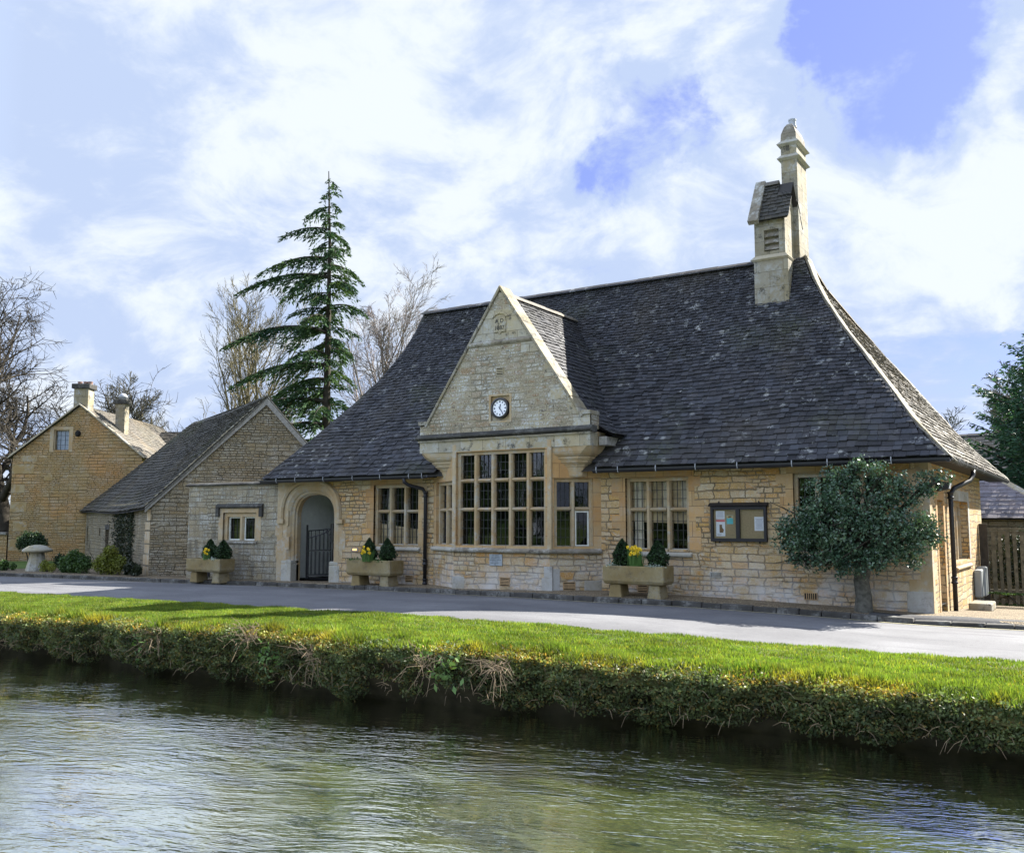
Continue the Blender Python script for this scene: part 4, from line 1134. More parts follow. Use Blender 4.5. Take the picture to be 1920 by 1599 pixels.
# ------------------------------------------------------------------ chimney and bellcote
CX0, CX1, CY0, CY1 = -6.15, -5.72, 21.25, 22.1
mb = MB()
mb.box((CX0+.06, CY0+.04, 6.6), (CX1-.0, CY1, 10.05))
mb.box((CX0+.04, CY0+.02, 6.6), (CX1+.02, CY1+.02, 7.55))
mb.box((CX0+.06, CY0+.04, 10.16), (CX1, CY1, 10.42))
chim = mb.build('chimney', M['chim'], hall, bevel=.01)
mb = MB()
for z in (10.05, 10.40):
    x0, x1, y0, y1 = CX0+.06, CX1, CY0+.04, CY1; e = .08
    mb.hexa([(x0-.01, y0-.01, z-.03), (x1+.01, y0-.01, z-.03), (x1+.01, y1+.01, z-.03), (x0-.01, y1+.01, z-.03), (x0-e, y0-e, z+.02), (x1+e, y0-e, z+.02), (x1+e, y1+e, z+.02), (x0-e, y1+e, z+.02)])
    mb.hexa([(x0-e, y0-e, z+.02), (x1+e, y0-e, z+.02), (x1+e, y1+e, z+.02), (x0-e, y1+e, z+.02), (x0, y0, z+.11), (x1, y0, z+.11), (x1, y1, z+.11), (x0, y1, z+.11)])
mb.build('moulding', M['sill'], chim)
mb = MB(); x0, x1, y0, y1 = CX0+.06, CX1, CY0+.04, CY1
def frust(za, ea, zb, eb): mb.hexa([(x0+ea, y0+ea, za), (x1-ea, y0+ea, za), (x1-ea, y1-ea, za), (x0+ea, y1-ea, za), (x0+eb, y0+eb, zb), (x1-eb, y0+eb, zb), (x1-eb, y1-eb, zb), (x0+eb, y1-eb, zb)])
frust(10.50, .0, 10.68, .01); frust(10.68, .01, 10.86, .07); frust(10.86, .07, 10.95, .13)
mb.build('cap', M['sill_dark'], chim, bevel=.01)
mb = MB(); mb.lathe(((x0+x1)/2, (y0+y1)/2, 10.94), [(.10, 0), (.10, .05), (.085, .06), (.085, .16), (.095, .18), (.095, .21)], 16); mb.build('chimney_pot', M['leadcap'], chim, smooth=False)
# bellcote standing against the stack
X0, X1, Y0, Y1 = -6.54, -5.84, 20.55, 21.45
BFm = Frame((0, Y0), (1, Y0))
lv = rect(-6.32, -5.98, 7.68, 8.18)
mb = wall_mesh(BFm, const(X0), const(X1), 6.2, 8.42, [lv], reveal=.12)
for x in (X0, X1): mb.quad((x, Y0, 6.2), (x, Y1, 6.2), (x, Y1, 8.42), (x, Y0, 8.42))
mb.quad((X0, Y1, 6.2), (X1, Y1, 6.2), (X1, Y1, 8.42), (X0, Y1, 8.42))
ym = (Y0+Y1)/2
for x in (X0, X1): mb.face([(x, Y0, 8.42), (x, Y1, 8.42), (x, ym, 9.30)])
bc = mb.build('bellcote', M['chim'], hall)
mb = MB(); mb.lbox(BFm, (X0-.02, -.05, 6.35), (X1+.06, .03, 7.46)); mb.box((X0-.02, Y0+.05, 6.35), (X1+.06, Y1, 7.46)); mb.build('bellcote_base', M['chim'], bc, bevel=.01)
mb = MB()
e = .09
mb.hexa([(X0-.03, Y0-.04, 7.46), (X1+.07, Y0-.04, 7.46), (X1+.07, Y1, 7.46), (X0-.03, Y1, 7.46), (X0-e, Y0-e, 7.50), (X1+e, Y0-e, 7.50), (X1+e, Y1, 7.50), (X0-e, Y1, 7.50)])
mb.hexa([(X0-e, Y0-e, 7.50), (X1+e, Y0-e, 7.50), (X1+e, Y1, 7.50), (X0-e, Y1, 7.50), (X0, Y0, 7.60), (X1, Y0, 7.60), (X1, Y1, 7.60), (X0, Y1, 7.60)])
mb.build('moulding', M['coping'], bc)
mb = MB()
for i in range(3):
    z = 7.72+i*.155
    mb.prism([BFm(-6.32, -.02, z), BFm(-6.32, -.11, z+.12), BFm(-6.32, -.12, z+.10), BFm(-6.32, -.035, z-.01)], (.34, 0, 0))
mb.quad(BFm(-6.32, -.118, 7.68), BFm(-5.98, -.118, 7.68), BFm(-5.98, -.118, 8.18), BFm(-6.32, -.118, 8.18))
mb.build('louvre', M['sill_dark'], bc)
bs = lambda s: (lambda u, t: (u, (Y0-.12+ (ym-Y0+.12)*t/1.13) if s else (Y1+.12-(Y1+.12-ym)*t/1.13), 8.36+1.0*t/1.13))
for s in (True, False): slates('bellcote_roof', M['slate_old'], bc, bs(s), lambda t: X0+.14, lambda t: X1+.13 if t < .75 else CX0+.1, 1.13, .12, .10, thick=.02)
mb = MB()
for s in (True, False):
    f = bs(s); mb.quad(f(X0+.1, 0), f(X1+.1, 0), f(X1+.1, 1.13), f(X0+.1, 1.13))
mb.build('roof_deck', M['under'], bc, recalc=False)
mb = MB()
for s in (True, False):
    f = bs(s); a = Vector(f(X0-.08, -.06)); b = Vector(f(X0-.08, 1.13)); d = (b-a).normalized(); n = Vector((0, -d.z, d.y)) if s else Vector((0, d.z, -d.y))
    if n.z < 0: n = -n
    q = [a, b, Vector((b.x, ym, b.z))+Vector((0, 0, .16)), a+n*.13]
    mb.prism([q[0], q[1], q[2], q[3]], (.24, 0, 0))
mb.build('coping', M['sill_dark'], bc, bevel=.01)
ridge_tiles('ridge_tile', [(X0+.16, ym, 9.42), (CX0+.1, ym, 9.42)], bc, M['slate_pale'], .1, .07)
# ------------------------------------------------------------------ things fixed to the hall
t = thing('wall_clock', 'round white clock with black rim in the square recess of the stone gable', 'clock', (CKX, BY_, CKZ))
mb = MB(); mb.prism([GF(CKX-.3, -.055, CKZ-.32), GF(CKX+.3, -.055, CKZ-.32), GF(CKX+.3, -.055, CKZ+.32), GF(CKX-.3, -.055, CKZ+.32)], (0, .02, 0))
for (a, b, c, d) in ((-.3, -.32, -.25, .32), (.25, -.32, .3, .32), (-.25, -.32, .25, -.28), (-.25, .28, .25, .32)): mb.lbox(GF, (CKX+a, -.11, CKZ+b), (CKX+c, .008, CKZ+d))
mb.build('recess', M['ash'], t)
mb = MB(); mb.lathe((CKX, BY_, CKZ), [(.27, -.10), (.27, -.06), (.25, -.05), (.245, -.09)], 40, axis='y'); mb.build('stone_ring', M['ash'], t, smooth=False)
mb = MB(); mb.lathe((CKX, BY_, CKZ), [(.235, -.10), (.235, .035), (.20, .045), (.185, .03), (.185, -.02)], 40, axis='y'); mb.build('rim', M['iron'], t)
mb = MB(); mb.lathe((CKX, BY_, CKZ), [(.186, -.03), (.186, .012)], 40, axis='y'); face = mb.build('face', M['clockface'], t)
mb = MB()
for k in range(12):
    a = k*pi/6; c, s = sin(a), cos(a)
    r = .145; w = .011 if k % 3 else .016
    p = Vector((CKX+c*r, 0, CKZ+s*r)); d = Vector((c, 0, s)); q = Vector((s, 0, -c))
    mb.prism([tuple(p+d*x+q*y+Vector((0, BY_-.016, 0))) for x, y in ((-.018, -w), (.018, -w), (.018, w), (-.018, w))], (0, .003, 0))
mb.build('numeral', M['ink_dark'], face)
def hand(nm, ang, l, w, tail, dd):
    c, s = sin(ang), cos(ang); d = Vector((c, 0, s)); q = Vector((s, 0, -c)); o = Vector((CKX, BY_-dd, CKZ))
    mb = MB(); mb.prism([o-d*tail-q*w*.6, o-d*tail+q*w*.6, o+d*l*.8+q*w, o+d*l, o+d*l*.8-q*w], (0, .004, 0)); mb.build(nm, M['ink_dark'], t)
hand('hour_hand', R(12), .10, .011, .03, .022); hand('minute_hand', R(144), .15, .009, .04, .028)

t = thing('notice_board', 'black framed double notice board with pinned papers on the wall right of the window', 'notice board', (-6.16, HY, 1.1))
b0, b1, c0, c1 = -6.72, -5.59, 1.155, 1.85
mb = MB()
for q in ((b0, c0, b0+.055, c1), (b1-.055, c0, b1, c1), (b0+.055, c0, b1-.055, c0+.065), (b0+.055, c1-.065, b1-.055, c1), (-6.20, c0+.065, -6.12, c1-.065)): mb.lbox(FR, (q[0], .005, q[1]), (q[2], .085, q[3]))
mb.prism([FR(b0-.03, d, z) for d, z in ((.0, c1), (.12, c1), (.13, c1+.02), (.0, c1+.075))], (b1-b0+.06, 0, 0))
for u in (b0+.16, b1-.16): mb.lbox(FR, (u-.012, .0, c1+.05), (u+.012, .03, c1+.10)); mb.lbox(FR, (u-.012, .0, c0-.03), (u+.012, .03, c0))
mb.build('frame', M['nbframe'], t, bevel=.004)
mb = MB(); mb.lbox(FR, (b0+.05, .006, c0+.06), (b1-.05, .03, c1-.06)); mb.build('backing', M['cork'], t)
def paper(nm, m, u0, z0, w, h, d=.033, tilt=0):
    mb = MB(); p = [FR(u0, d, z0), FR(u0+w, d, z0+tilt), FR(u0+w, d, z0+h+tilt), FR(u0, d, z0+h)]; mb.prism(p, (0, .002, 0)); return mb.build(nm, m, t, recalc=True)
def lines(par, u0, z0, w, h, n, m=None):
    mb = MB()
    for i in range(n):
        z = z0+h*(n-i-.5)/n; a = rnd.uniform(.0, .12)*w; mb.lbox(FR, (u0+a, .0335, z-.004), (u0+w-a, .0355, z+.004))
    mb.build('print', m or M['ink'], par)
p = paper('paper', M['paper'], b0+.10, 1.60, .18, .16); lines(p, b0+.12, 1.62, .14, .12, 5)
p = paper('paper', M['paper'], b0+.10, 1.26, .185, .33)
mb = MB(); mb.lbox(FR, (b0+.102, .0335, 1.545), (b0+.283, .0355, 1.585)); mb.build('print', M['red'], p)
mb = MB(); mb.prism([FR(b0+.17+x, .0345, 1.33+z) for x, z in ((0, 0), (.075, 0), (.09, .06), (.055, .10), (.05, .16), (.0, .16))], (0, .001, 0)); mb.build('print', M['brown'], p); lines(p, b0+.115, 1.275, .1, .04, 2)
p = paper('paper', M['teal'], b0+.32, 1.50, .13, .17)
mb = MB(); mb.prism([FR(b0+.322+x, .0345, 1.60+z) for x, z in ((0, .03), (.04, .0), (.07, .03), (.126, .01), (.126, .065), (0, .065))], (0, .001, 0)); mb.build('print', M['sand'], p)
mb = MB(); mb.prism([FR(b0+.34+x, .0352, 1.62+z) for x, z in ((0, .02), (.05, .0), (.09, .03), (.04, .04))], (0, .0006, 0)); mb.build('print', M['brown'], p)
p = paper('paper', M['paper'], -5.84, 1.37, .19, .27); lines(p, -5.82, 1.40, .15, .21, 9)
mb = MB()
for q in ((b0+.056, -6.201), (-6.119, b1-.056)): mb.quad(FR(q[0], .062, c0+.066), FR(q[1], .062, c0+.066), FR(q[1], .062, c1-.066), FR(q[0], .062, c1-.066))
mb.build('glass_pane', M['glass_clear'], t, recalc=False)

t = thing('wall_plaque', 'small grey slate plaque engraved with lines of lettering under the bay sill', 'plaque', (-11.40, BY_, .7))
mb = MB(); u0 = -11.575; mb.lbox(GF, (u0, .002, .585), (u0+.335, .025, .835)); mb.build('slab', M['plaque'], t, bevel=.004)
mb = MB()
for i, ws_ in enumerate(([(.08, .14), (.155, .26)], [(.06, .12), (.14, .27)], [(.05, .28)], [(.02, .05), (.06, .18), (.19, .31)], [(.08, .12), (.14, .24)], [(.04, .12), (.13, .25)], [(.13, .18)])):
    z = .81-i*.033
    for a, b in ws_:
        x = a
        while x < b-.006:
            w_ = rnd.uniform(.006, .011); mb.lbox(GF, (u0+x, .0255, z-.009), (u0+x+w_*.55, .0268, z+.008)); mb.lbox(GF, (u0+x, .0255, z-.009+rnd.choice((0, .006, .013))), (u0+x+w_, .0268, z-.006+rnd.choice((0, .006, .013)))); x += w_+.004
mb.build('lettering', M['plaque_ink'], t)

t = thing('wall_light', 'small rectangular wall light glowing warm beside the arched doorway', 'light', (-16.22, HY, .84))
mb = MB(); mb.lbox(FR, (-16.32, .0, .79), (-16.12, .02, .89)); mb.build('housing', M['wood'], t, bevel=.004)
mb = MB(); mb.lbox(FR, (-16.29, .018, .815), (-16.15, .026, .865)); mb.build('lens', M['lamp'], t)
M['lamp'].node_tree.nodes['Principled BSDF'].inputs['Emission Color'].default_value = (1, .55, .2, 1)
M['lamp'].node_tree.nodes['Principled BSDF'].inputs['Emission Strength'].default_value = .35

t = thing('floodlight', 'small dark floodlight on the corner of the end wall under the gutter', 'floodlight', (HX1, 18.75, 2.2))
mb = MB(); mb.prism([SD(18.62, .03, 2.10), SD(18.62, .22, 2.14), SD(18.62, .24, 2.26), SD(18.62, .03, 2.30)], SD.t*.24); mb.lbox(SD, (18.70, .0, 2.16), (18.78, .05, 2.24)); mb.build('housing', M['iron'], t, bevel=.01)
mb = MB(); mb.prism([SD(18.64, .226, 2.15), SD(18.64, .246, 2.25), SD(18.64, .25, 2.25), SD(18.64, .23, 2.15)], SD.t*.2); mb.build('lens', M['lampglass'], t)

t = thing('iron_gate', 'black wrought iron gate with upright bars standing open in the arched doorway', 'gate', (-18.1, 18.2, 0))
def leaf_gate(P0, P1, h0, h1, ring):
    L = Frame(P0, P1); mb = MB(); w = L.len
    for u, h in ((0, h0+.16), (w, h1+.14)): mb.lbox(L, (u-.02, -.02, .03), (u+.02, .02, h))
    for z in (.10, .75): mb.lbox(L, (0, -.012, z), (w, .012, z+.035))
    n = 6
    for i in range(1, n):
        u = w*i/n; h = h0+(h1-h0)*(i/n)**1.6; mb.tube([L(u, 0, .1), L(u, 0, h)], .011, 6)
    pts = [L(w*k/10, 0, h0+(h1-h0)*(k/10)**1.6) for k in range(11)]; mb.tube(pts, .016, 6)
    if ring:
        c = (w-.12, h1+.0)
        mb.tube([L(c[0]+.075*cos(a), 0, c[1]-.09+.075*sin(a)) for a in [2*pi*k/18 for k in range(19)]], .011, 6)
    mb.lbox(L, (w-.03, -.03, .82), (w+.05, .03, .98))
    return mb.build('gate_leaf', M['iron'], t)
leaf_gate((-18.24, 18.26), (-17.45, 18.36), 1.12, 1.36, True); leaf_gate((-18.26, 18.24), (-18.05, 18.95), 1.3, 1.35, False)

t = thing('meter_box', 'grey plastic meter box on short legs at the far end of the end wall', 'meter box', (HX1+.15, 24.2, -.4))
mb = MB(); mb.box((HX1+.01, 23.55, -.16), (HX1+.17, 24.0, .46)); mb.box((HX1+.01, 24.02, -.16), (HX1+.2, 24.62, .50)); mb.build('cabinet', M['greybox'], t, bevel=.03)
for y in (23.75, 24.35):
    mb = MB(); mb.box((HX1+.03, y-.04, -.6), (HX1+.11, y+.04, -.16)); mb.build('leg', M['greybox'], t)
mb = MB(); mb.box((-2.5, 20.95, zg(-2.4, 21)-.02), (-2.08, 21.8, zg(-2.4, 21)+.15)); o = mb.build('stone_block', M['chim'], base=(-2.3, 21.4, zg(-2.3, 21.4)), bevel=.03)
tag(o, 'low rough sandstone block on the gravel at the foot of the end wall', 'stone block')

# ------------------------------------------------------------------ planters, topiary, daffodils
def planter(cx, cy, label, w=1.38, dd=.52, yaw=0):
    z = zg(cx)
    t = thing('stone_planter', label, 'planter', (cx, cy, z), 'stone trough planters along the wall')
    h0, h1 = .24, .60
    mb = MB(); e = .035
    mb.hexa([(cx-w/2+e, cy-dd/2+e, z+h0), (cx+w/2-e, cy-dd/2+e, z+h0), (cx+w/2-e, cy+dd/2-e, z+h0), (cx-w/2+e, cy+dd/2-e, z+h0),
             (cx-w/2, cy-dd/2, z+h0+.05), (cx+w/2, cy-dd/2, z+h0+.05), (cx+w/2, cy+dd/2, z+h0+.05), (cx-w/2, cy+dd/2, z+h0+.05)])
    k = .07
    for q in ((cx-w/2, cy-dd/2, cx+w/2, cy-dd/2+k), (cx-w/2, cy+dd/2-k, cx+w/2, cy+dd/2), (cx-w/2, cy-dd/2+k, cx-w/2+k, cy+dd/2-k), (cx+w/2-k, cy-dd/2+k, cx+w/2, cy+dd/2-k)):
        mb.box((q[0], q[1], z+h0+.05), (q[2], q[3], z+h1+rnd.uniform(-.004, .004)))
    mb.build('trough', M['trough'], t, bevel=.016)
    mb = MB(); mb.box((cx-w/2+k, cy-dd/2+k, z+h0+.051), (cx+w/2-k, cy+dd/2-k, z+h1-.03)); mb.build('soil', M['soil'], t)
    for s in (-1, 1):
        x = cx+s*(w/2-.24); mb = MB()
        mb.hexa([(x-.15, cy-.2, z-.05), (x+.15, cy-.2, z-.05), (x+.15, cy+.2, z-.05), (x-.15, cy+.2, z-.05), (x-.11, cy-.18, z+h0), (x+.11, cy-.18, z+h0), (x+.11, cy+.18, z+h0), (x-.11, cy+.18, z+h0)])
        mb.build('leg', M['trough'], t, bevel=.02)
    return z+h1-.03
def cone_leaves(h, r, n, rng):
    zz = rng.uniform(0, 1, n)**.8; a = rng.uniform(0, 2*pi, n)
    prof = np.interp(zz, [0, .12, .35, .65, .88, 1], [.72, .95, 1.0, .66, .28, .03])
    rr = r*prof*np.sqrt(rng.uniform(.55, 1.08, n))
    return np.stack([rr*np.cos(a), rr*np.sin(a), zz*h], 1)
def topiary(x, y, z, h, r, label, seed):
    rng = np.random.default_rng(seed)
    P = cone_leaves(h, r, 2600, rng)+np.array([x, y, z+.03])
    P[:, :2] += (P[:, :2]-np.array([x, y]))*(.10*np.sin(P[:, 2:3]*31+seed)+.12*np.sin(np.arctan2(P[:, 1:2]-y, P[:, 0:1]-x)*5+seed))
    V, F = leaf_arrays(P, .048, rng=rng); tn = np.repeat(rng.uniform(.4, 1.8, len(P)), 4)[:, None]*np.ones(3)
    t = thing('topiary_bush', label, 'bush', (x, y, z), 'clipped cone bushes in the planters')
    fast_mesh('foliage', V, F, M['leaf_box'], t, tint=tn)
    mb = MB(); mb.tube([(x, y, z-.03), (x, y, z+h*.6)], [.03, .012], 6); mb.lathe((x, y, z+.03), [(r*.5, 0), (r*.78, h*.2), (r*.72, h*.4), (r*.4, h*.68), (.02, h*.92)], 10); mb.build('stem', M['leaf_box_core'], t)
M['leaf_box_core'] = plain('inner_twigs', (.012, .016, .008), .9, .1)
def daffodils(x, y, z, n, spread, label, seed, hh=(.2, .42)):
    rng = random.Random(seed)
    t = thing('daffodil_clump', label, 'daffodils', (x, y, z), 'daffodils in the planters')
    mb = MB(); fl = MB(); cpt = MB()
    for i in range(n*4):
        a = rng.uniform(0, 2*pi); r = spread*sqrt(rng.random()); px, py = x+r*cos(a), y+r*.6*sin(a); h = rng.uniform(.18, hh[1]*.9)
        lx, ly = rng.uniform(-.08, .08), rng.uniform(-.05, .05); w = .009
        mb.quad((px-w, py, z), (px+w, py, z), (px+w*.8+lx*.5, py+ly*.5, z+h*.6), (px-w*.8+lx*.5, py+ly*.5, z+h*.6)); mb.face([(px-w*.8+lx*.5, py+ly*.5, z+h*.6), (px+w*.8+lx*.5, py+ly*.5, z+h*.6), (px+lx, py+ly, z+h)])
    for i in range(n):
        a = rng.uniform(0, 2*pi); r = spread*sqrt(rng.random()); px, py = x+r*cos(a), y+r*.5*sin(a)-.05; h = rng.uniform(*hh)
        mb.tube([(px, py, z), (px+.01, py, z+h)], .006, 5)
        c = Vector((px+.01, py-.015, z+h)); d = Vector((rng.uniform(-.5, .7), -1, rng.uniform(-.1, .4))).normalized()
        u = d.cross(Vector((0, 0, 1))).normalized(); v = u.cross(d); s = rng.uniform(.034, .048)
        for k in range(6):
            b = 2*pi*k/6; e = u*cos(b)+v*sin(b); f = u*cos(b+.5)+v*sin(b+.5); g = u*cos(b-.5)+v*sin(b-.5)
            fl.face([c, c+f*s*.6, c+e*s, c+g*s*.6])
        ring = [(c+(u*cos(q)+v*sin(q))*s*.3) for q in [2*pi*k/7 for k in range(7)]]; tip = [p+d*.03+(p-c)*.5 for p in ring]
        for k in range(7): cpt.quad(ring[k], ring[(k+1) % 7], tip[(k+1) % 7], tip[k])
    mb.build('leaves', M['stem'], t, recalc=False); fl.build('petals', M['yellow'], t, recalc=False); cpt.build('trumpets', M['yellow'], t, recalc=False)
def trailing(x, y, z, n, sx, sy, label, seed, m='leaf_green', size=.05):
    rng = np.random.default_rng(seed)
    P = np.stack([rng.normal(0, sx, n)+x, rng.normal(0, sy, n)+y, z+np.abs(rng.normal(0, .035, n))], 1)
    V, F = leaf_arrays(P, size, rng=rng); tn = np.repeat(rng.uniform(.7, 1.7, n), 4)[:, None]*np.ones(3)
    o = fast_mesh('bedding_plant', V, F, M[m], base=(x, y, z), tint=tn); tag(o, label, 'plant', 'low bedding plants in the planters')
M['leaf_silver'] = leafmat('silver_leaf', (.20, .24, .20), (.30, .34, .29), .6, .3, .1)
PL = [(-20.85, 17.18), (-15.02, 17.28), (-7.98, 17.1)]
z1_ = planter(*PL[0], 'stone trough planter on two feet below the small cottage style window of the low wall')
z2_ = planter(*PL[1], 'stone trough planter on two feet between the arched doorway and the downpipe')
z3_ = planter(*PL[2], 'stone trough planter on two feet right of the bay window', 1.32)
topiary(-20.86, 17.18, z1_, .52, .21, 'cone bush behind yellow daffodils in the planter by the low link wall', 1)
topiary(-20.36, 17.2, z1_, .50, .23, 'cone bush without flowers, right one in the planter by the low link wall', 2)
topiary(-15.22, 17.3, z2_, .52, .19, 'left cone bush in the planter beside the arched doorway', 3)
topiary(-14.63, 17.28, z2_, .52, .20, 'cone bush nearest the black downpipe, in the planter by the doorway', 4)
topiary(-8.33, 17.12, z3_, .52, .20, 'cone bush close to the bay window, left of the daffodils', 5)
topiary(-7.55, 17.1, z3_, .50, .21, 'cone bush right of the thick daffodil clump, in the planter right of the bay', 6)
daffodils(-20.77, 16.98, z1_, 11, .13, 'yellow daffodils in front of the cone bush by the link wall', 1, (.14, .30))
daffodils(-15.05, 17.05, z2_, 13, .15, 'yellow daffodils in the planter beside the arched doorway', 2, (.2, .36))
daffodils(-7.98, 17.0, z3_, 22, .15, 'thick clump of yellow daffodils between two cone bushes right of the bay', 3, (.22, .42))
trailing(-20.48, 17.0, z1_, 120, .10, .05, 'small silvery bedding plant in the planter by the link wall', 1, 'leaf_silver')
trailing(-15.55, 17.1, z2_, 160, .10, .05, 'small green bedding plant at the left end of the doorway planter', 2)
trailing(-14.75, 17.06, z2_, 160, .14, .04, 'low trailing green plant at the front edge of the doorway planter', 3)
trailing(-8.48, 16.98, z3_, 140, .08, .05, 'small pale green plant at the left end of the planter by the bay', 4, 'leaf_silver')
trailing(-7.55, 16.93, z3_, 160, .10, .04, 'pale trailing plant below the right cone bush by the bay', 5, 'leaf_silver')

# ------------------------------------------------------------------ link wall and gabled outbuilding
lw = thing('link_wall', 'low pale stained stone wall with flat coping and small two light window left of the arch', 'wall', (-20.8, 17.8, 0))
LF = Frame((-22.55, 17.74), (HX0+.02, HY+.0))
lh = rect(1.42, 2.72, 1.03, 1.80)
mb = wall_mesh(LF, const(0), const(LF.len), -.4, 2.56, [lh], reveal=.2)
mb.quad(LF(0, 0, -.4), LF(0, -.4, -.4), LF(0, -.4, 2.56), LF(0, 0, 2.56))
mb.quad(LF(0, -.4, -.4), LF(LF.len, -.4, -.4), LF(LF.len, -.4, 2.56), LF(0, -.4, 2.56))
mb.build('wall', M['linkw'], lw)
mb = MB(); mb.prism([LF(-.06, d, z) for d, z in ((-.45, 2.56), (.07, 2.56), (.09, 2.585), (.09, 2.60), (.02, 2.64), (-.45, 2.68))], LF.t*(LF.len+.02)); mb.build('coping', M['ash_dark'], lw)
mw_ = mullion_window(lw, LF, *[1.42, 2.72, 1.03, 1.80], 2, [], rec=.06, jamb=.12, mw=.15, came=(3, 3), paint=M['whitewin'])
sloped_sill(mw_, LF, 1.38, 2.76, .93, 1.035, proj=.05, m=M['sill_dark'])
mb = MB(); mb.lbox(LF, (1.24, -.05, 1.80), (2.92, .005, 1.92)); mb.lbox(LF, (1.25, -.05, 1.03), (1.42, .004, 1.8)); mb.lbox(LF, (2.72, -.05, 1.03), (2.9, .004, 1.8)); mb.build('surround', M['ash'], mw_)
mb = MB(); mb.prism([LF(1.18, d, z) for d, z in ((0, 1.925), (.06, 1.925), (.09, 1.96), (.05, 2.02), (0, 2.05))], LF.t*1.80)
for u in (1.18, 2.86): mb.lbox(LF, (u, 0, 1.68), (u+.12, .075, 1.925))
mb.build('hood_mould', M['ash_dark'], mw_, bevel=.008)
vent(LF, .75, .0, .2, .1, M['ash_dark'], 4, True, lw)

barn = thing('gabled_outbuilding', 'old dark stone outbuilding with sagging mossy slate roof and pale gable boards', 'building', (-23.2, 20.5, 0))
BA = Vector((-24.36, 17.79, 0)); BT = Vector((cos(R(46)), sin(R(46)), 0)); BD = Vector((-.906, .423, 0))
BGF = Frame(BA[:2], (BA+BT)[:2])
APU, APZ, EVZ, WID = 3.30, 5.40, 2.10, 6.0
mb = wall_mesh(BGF, lambda z: 0 if z <= EVZ else APU*(z-EVZ)/(APZ-EVZ), lambda z: WID if z <= 2.3 else WID-(WID-APU)*(z-2.3)/(APZ-2.3), -.4, APZ, [], zs=[EVZ, 2.3, 3, 4], reveal=0)
mb.build('gable_wall', M['barn'], barn)
BLF = Frame((BA+BD*13)[:2], BA[:2])
bh = [rect(13-12.7, 13-12.3, .55, 1.35), rect(13-8.0, 13-7.3, .3, 1.25), rect(13-9.5, 13-9.25, 1.0, 1.3)]
mb = wall_mesh(BLF, const(0), const(13), -.4, 2.15, bh, reveal=.2); mb.build('side_wall', M['barn_dark'], barn)
for h in bh:
    mb = MB(); mb.quad(*[BLF(u, -.19, z) for u, z in ((h['L'](0), h['z0']), (h['R'](0), h['z0']), (h['R'](0), h['z1']), (h['L'](0), h['z1']))]); mb.build('dark_opening', M['dark'], barn)
mb = MB(); mb.lbox(BLF, (.32, -.18, .6), (.50, -.12, 1.3)); mb.build('shutter', M['whitewin'], barn)
mb = MB(); mb.lbox(BLF, (4.9, -.1, 1.25), (5.8, .02, 1.42)); mb.lbox(BLF, (5.2, -.15, .3), (5.32, -.1, 1.25)); mb.build('lintel', M['ash_dark'], barn)
mb = MB()
for z, h in ((-.3, .5), (.25, .3), (.6, .26), (.9, .36), (1.3, .24), (1.58, .34)): mb.lbox(BLF, (13-.9*rnd.uniform(.5, 1), -.05, z), (13.0, .006, z+h-.01))
mb.build('quoin', M['ash'], barn)
# roof: left slope between the front verge and a hipped far end, with a slight sag
OV = Vector((BT.y, -BT.x, 0))*.12
apx = BA+BT*APU+Vector((0, 0, APZ+.06))-BD*.12; eav = BA-BT*.22+Vector((0, 0, EVZ-.16))-BD*.12
def barn_s(u, t):
    k = t/BTT; sag = -.16*sin(pi*min(1, max(0, u/10)))*sin(pi*(.2+.6*k))+.12*(1-k)**2*.0
    p = eav.lerp(apx, k)+BD*u; return (p.x, p.y, p.z+sag-.18*sin(pi*k)*.35)
BTT = (apx-eav).length
broof = slates('roof', M['slate_old'], barn, barn_s, const(0), lambda t: 13.6-4.2*(t/BTT), BTT, .2, .11, jit=.022, thick=.026, tone=(.45, 1.7))
mb = MB(); under_sheet(mb, barn_s, const(0), lambda t: 13.6-4.2*(t/BTT), BTT, 8, .03)
r_e = BA+BT*(WID+.2)+Vector((0, 0, 2.1))-BD*.1
pr = lambda p, L: tuple(p+BD*L)
mb.quad(tuple(r_e), tuple(apx), pr(apx, 9.4), pr(r_e, 12.5)); mb.face([pr(eav, 13.6), pr(r_e, 12.5), pr(apx, 9.4)])
mb.build('roof_deck', M['under'], broof, recalc=False)
ridge_tiles('ridge_tile', [barn_s(x, BTT-.001) for x in (0, 2, 4, 6, 8, 9.4)], broof, M['slate_old'], .14, .08)
mb = MB()
gn = BGF.n
for (a, b) in ((BA-BT*.16+Vector((0, 0, EVZ-.12)), BA+BT*APU+Vector((0, 0, APZ+.02))), (BA+BT*(WID+.15)+Vector((0, 0, 2.16)), BA+BT*APU+Vector((0, 0, APZ+.02)))):
    q = [a+gn*.02, b+gn*.02, b+gn*.02-Vector((0, 0, .24)), a+gn*.02-Vector((0, 0, .16))]; mb.prism(q, gn*.06)
mb.build('verge_board', M['wood'], barn)
mb = MB()
for (a, b) in ((BA-BT*.16+Vector((0, 0, EVZ-.10)), BA+BT*APU+Vector((0, 0, APZ+.05))), (BA+BT*(WID+.15)+Vector((0, 0, 2.18)), BA+BT*APU+Vector((0, 0, APZ+.05)))):
    n_ = 26
    for i in range(n_):
        p, q = a.lerp(b, i/n_), a.lerp(b, (i+1.1)/n_); o_ = gn*.10; up = Vector((0, 0, rnd.uniform(.03, .06)))
        mb.hexa([p-gn*.15, q-gn*.15, q+o_, p+o_, p-gn*.15+up, q-gn*.15+up*.5, q+o_+up*.5, p+o_+up])
mb.build('verge_slates', M['coping'], barn)

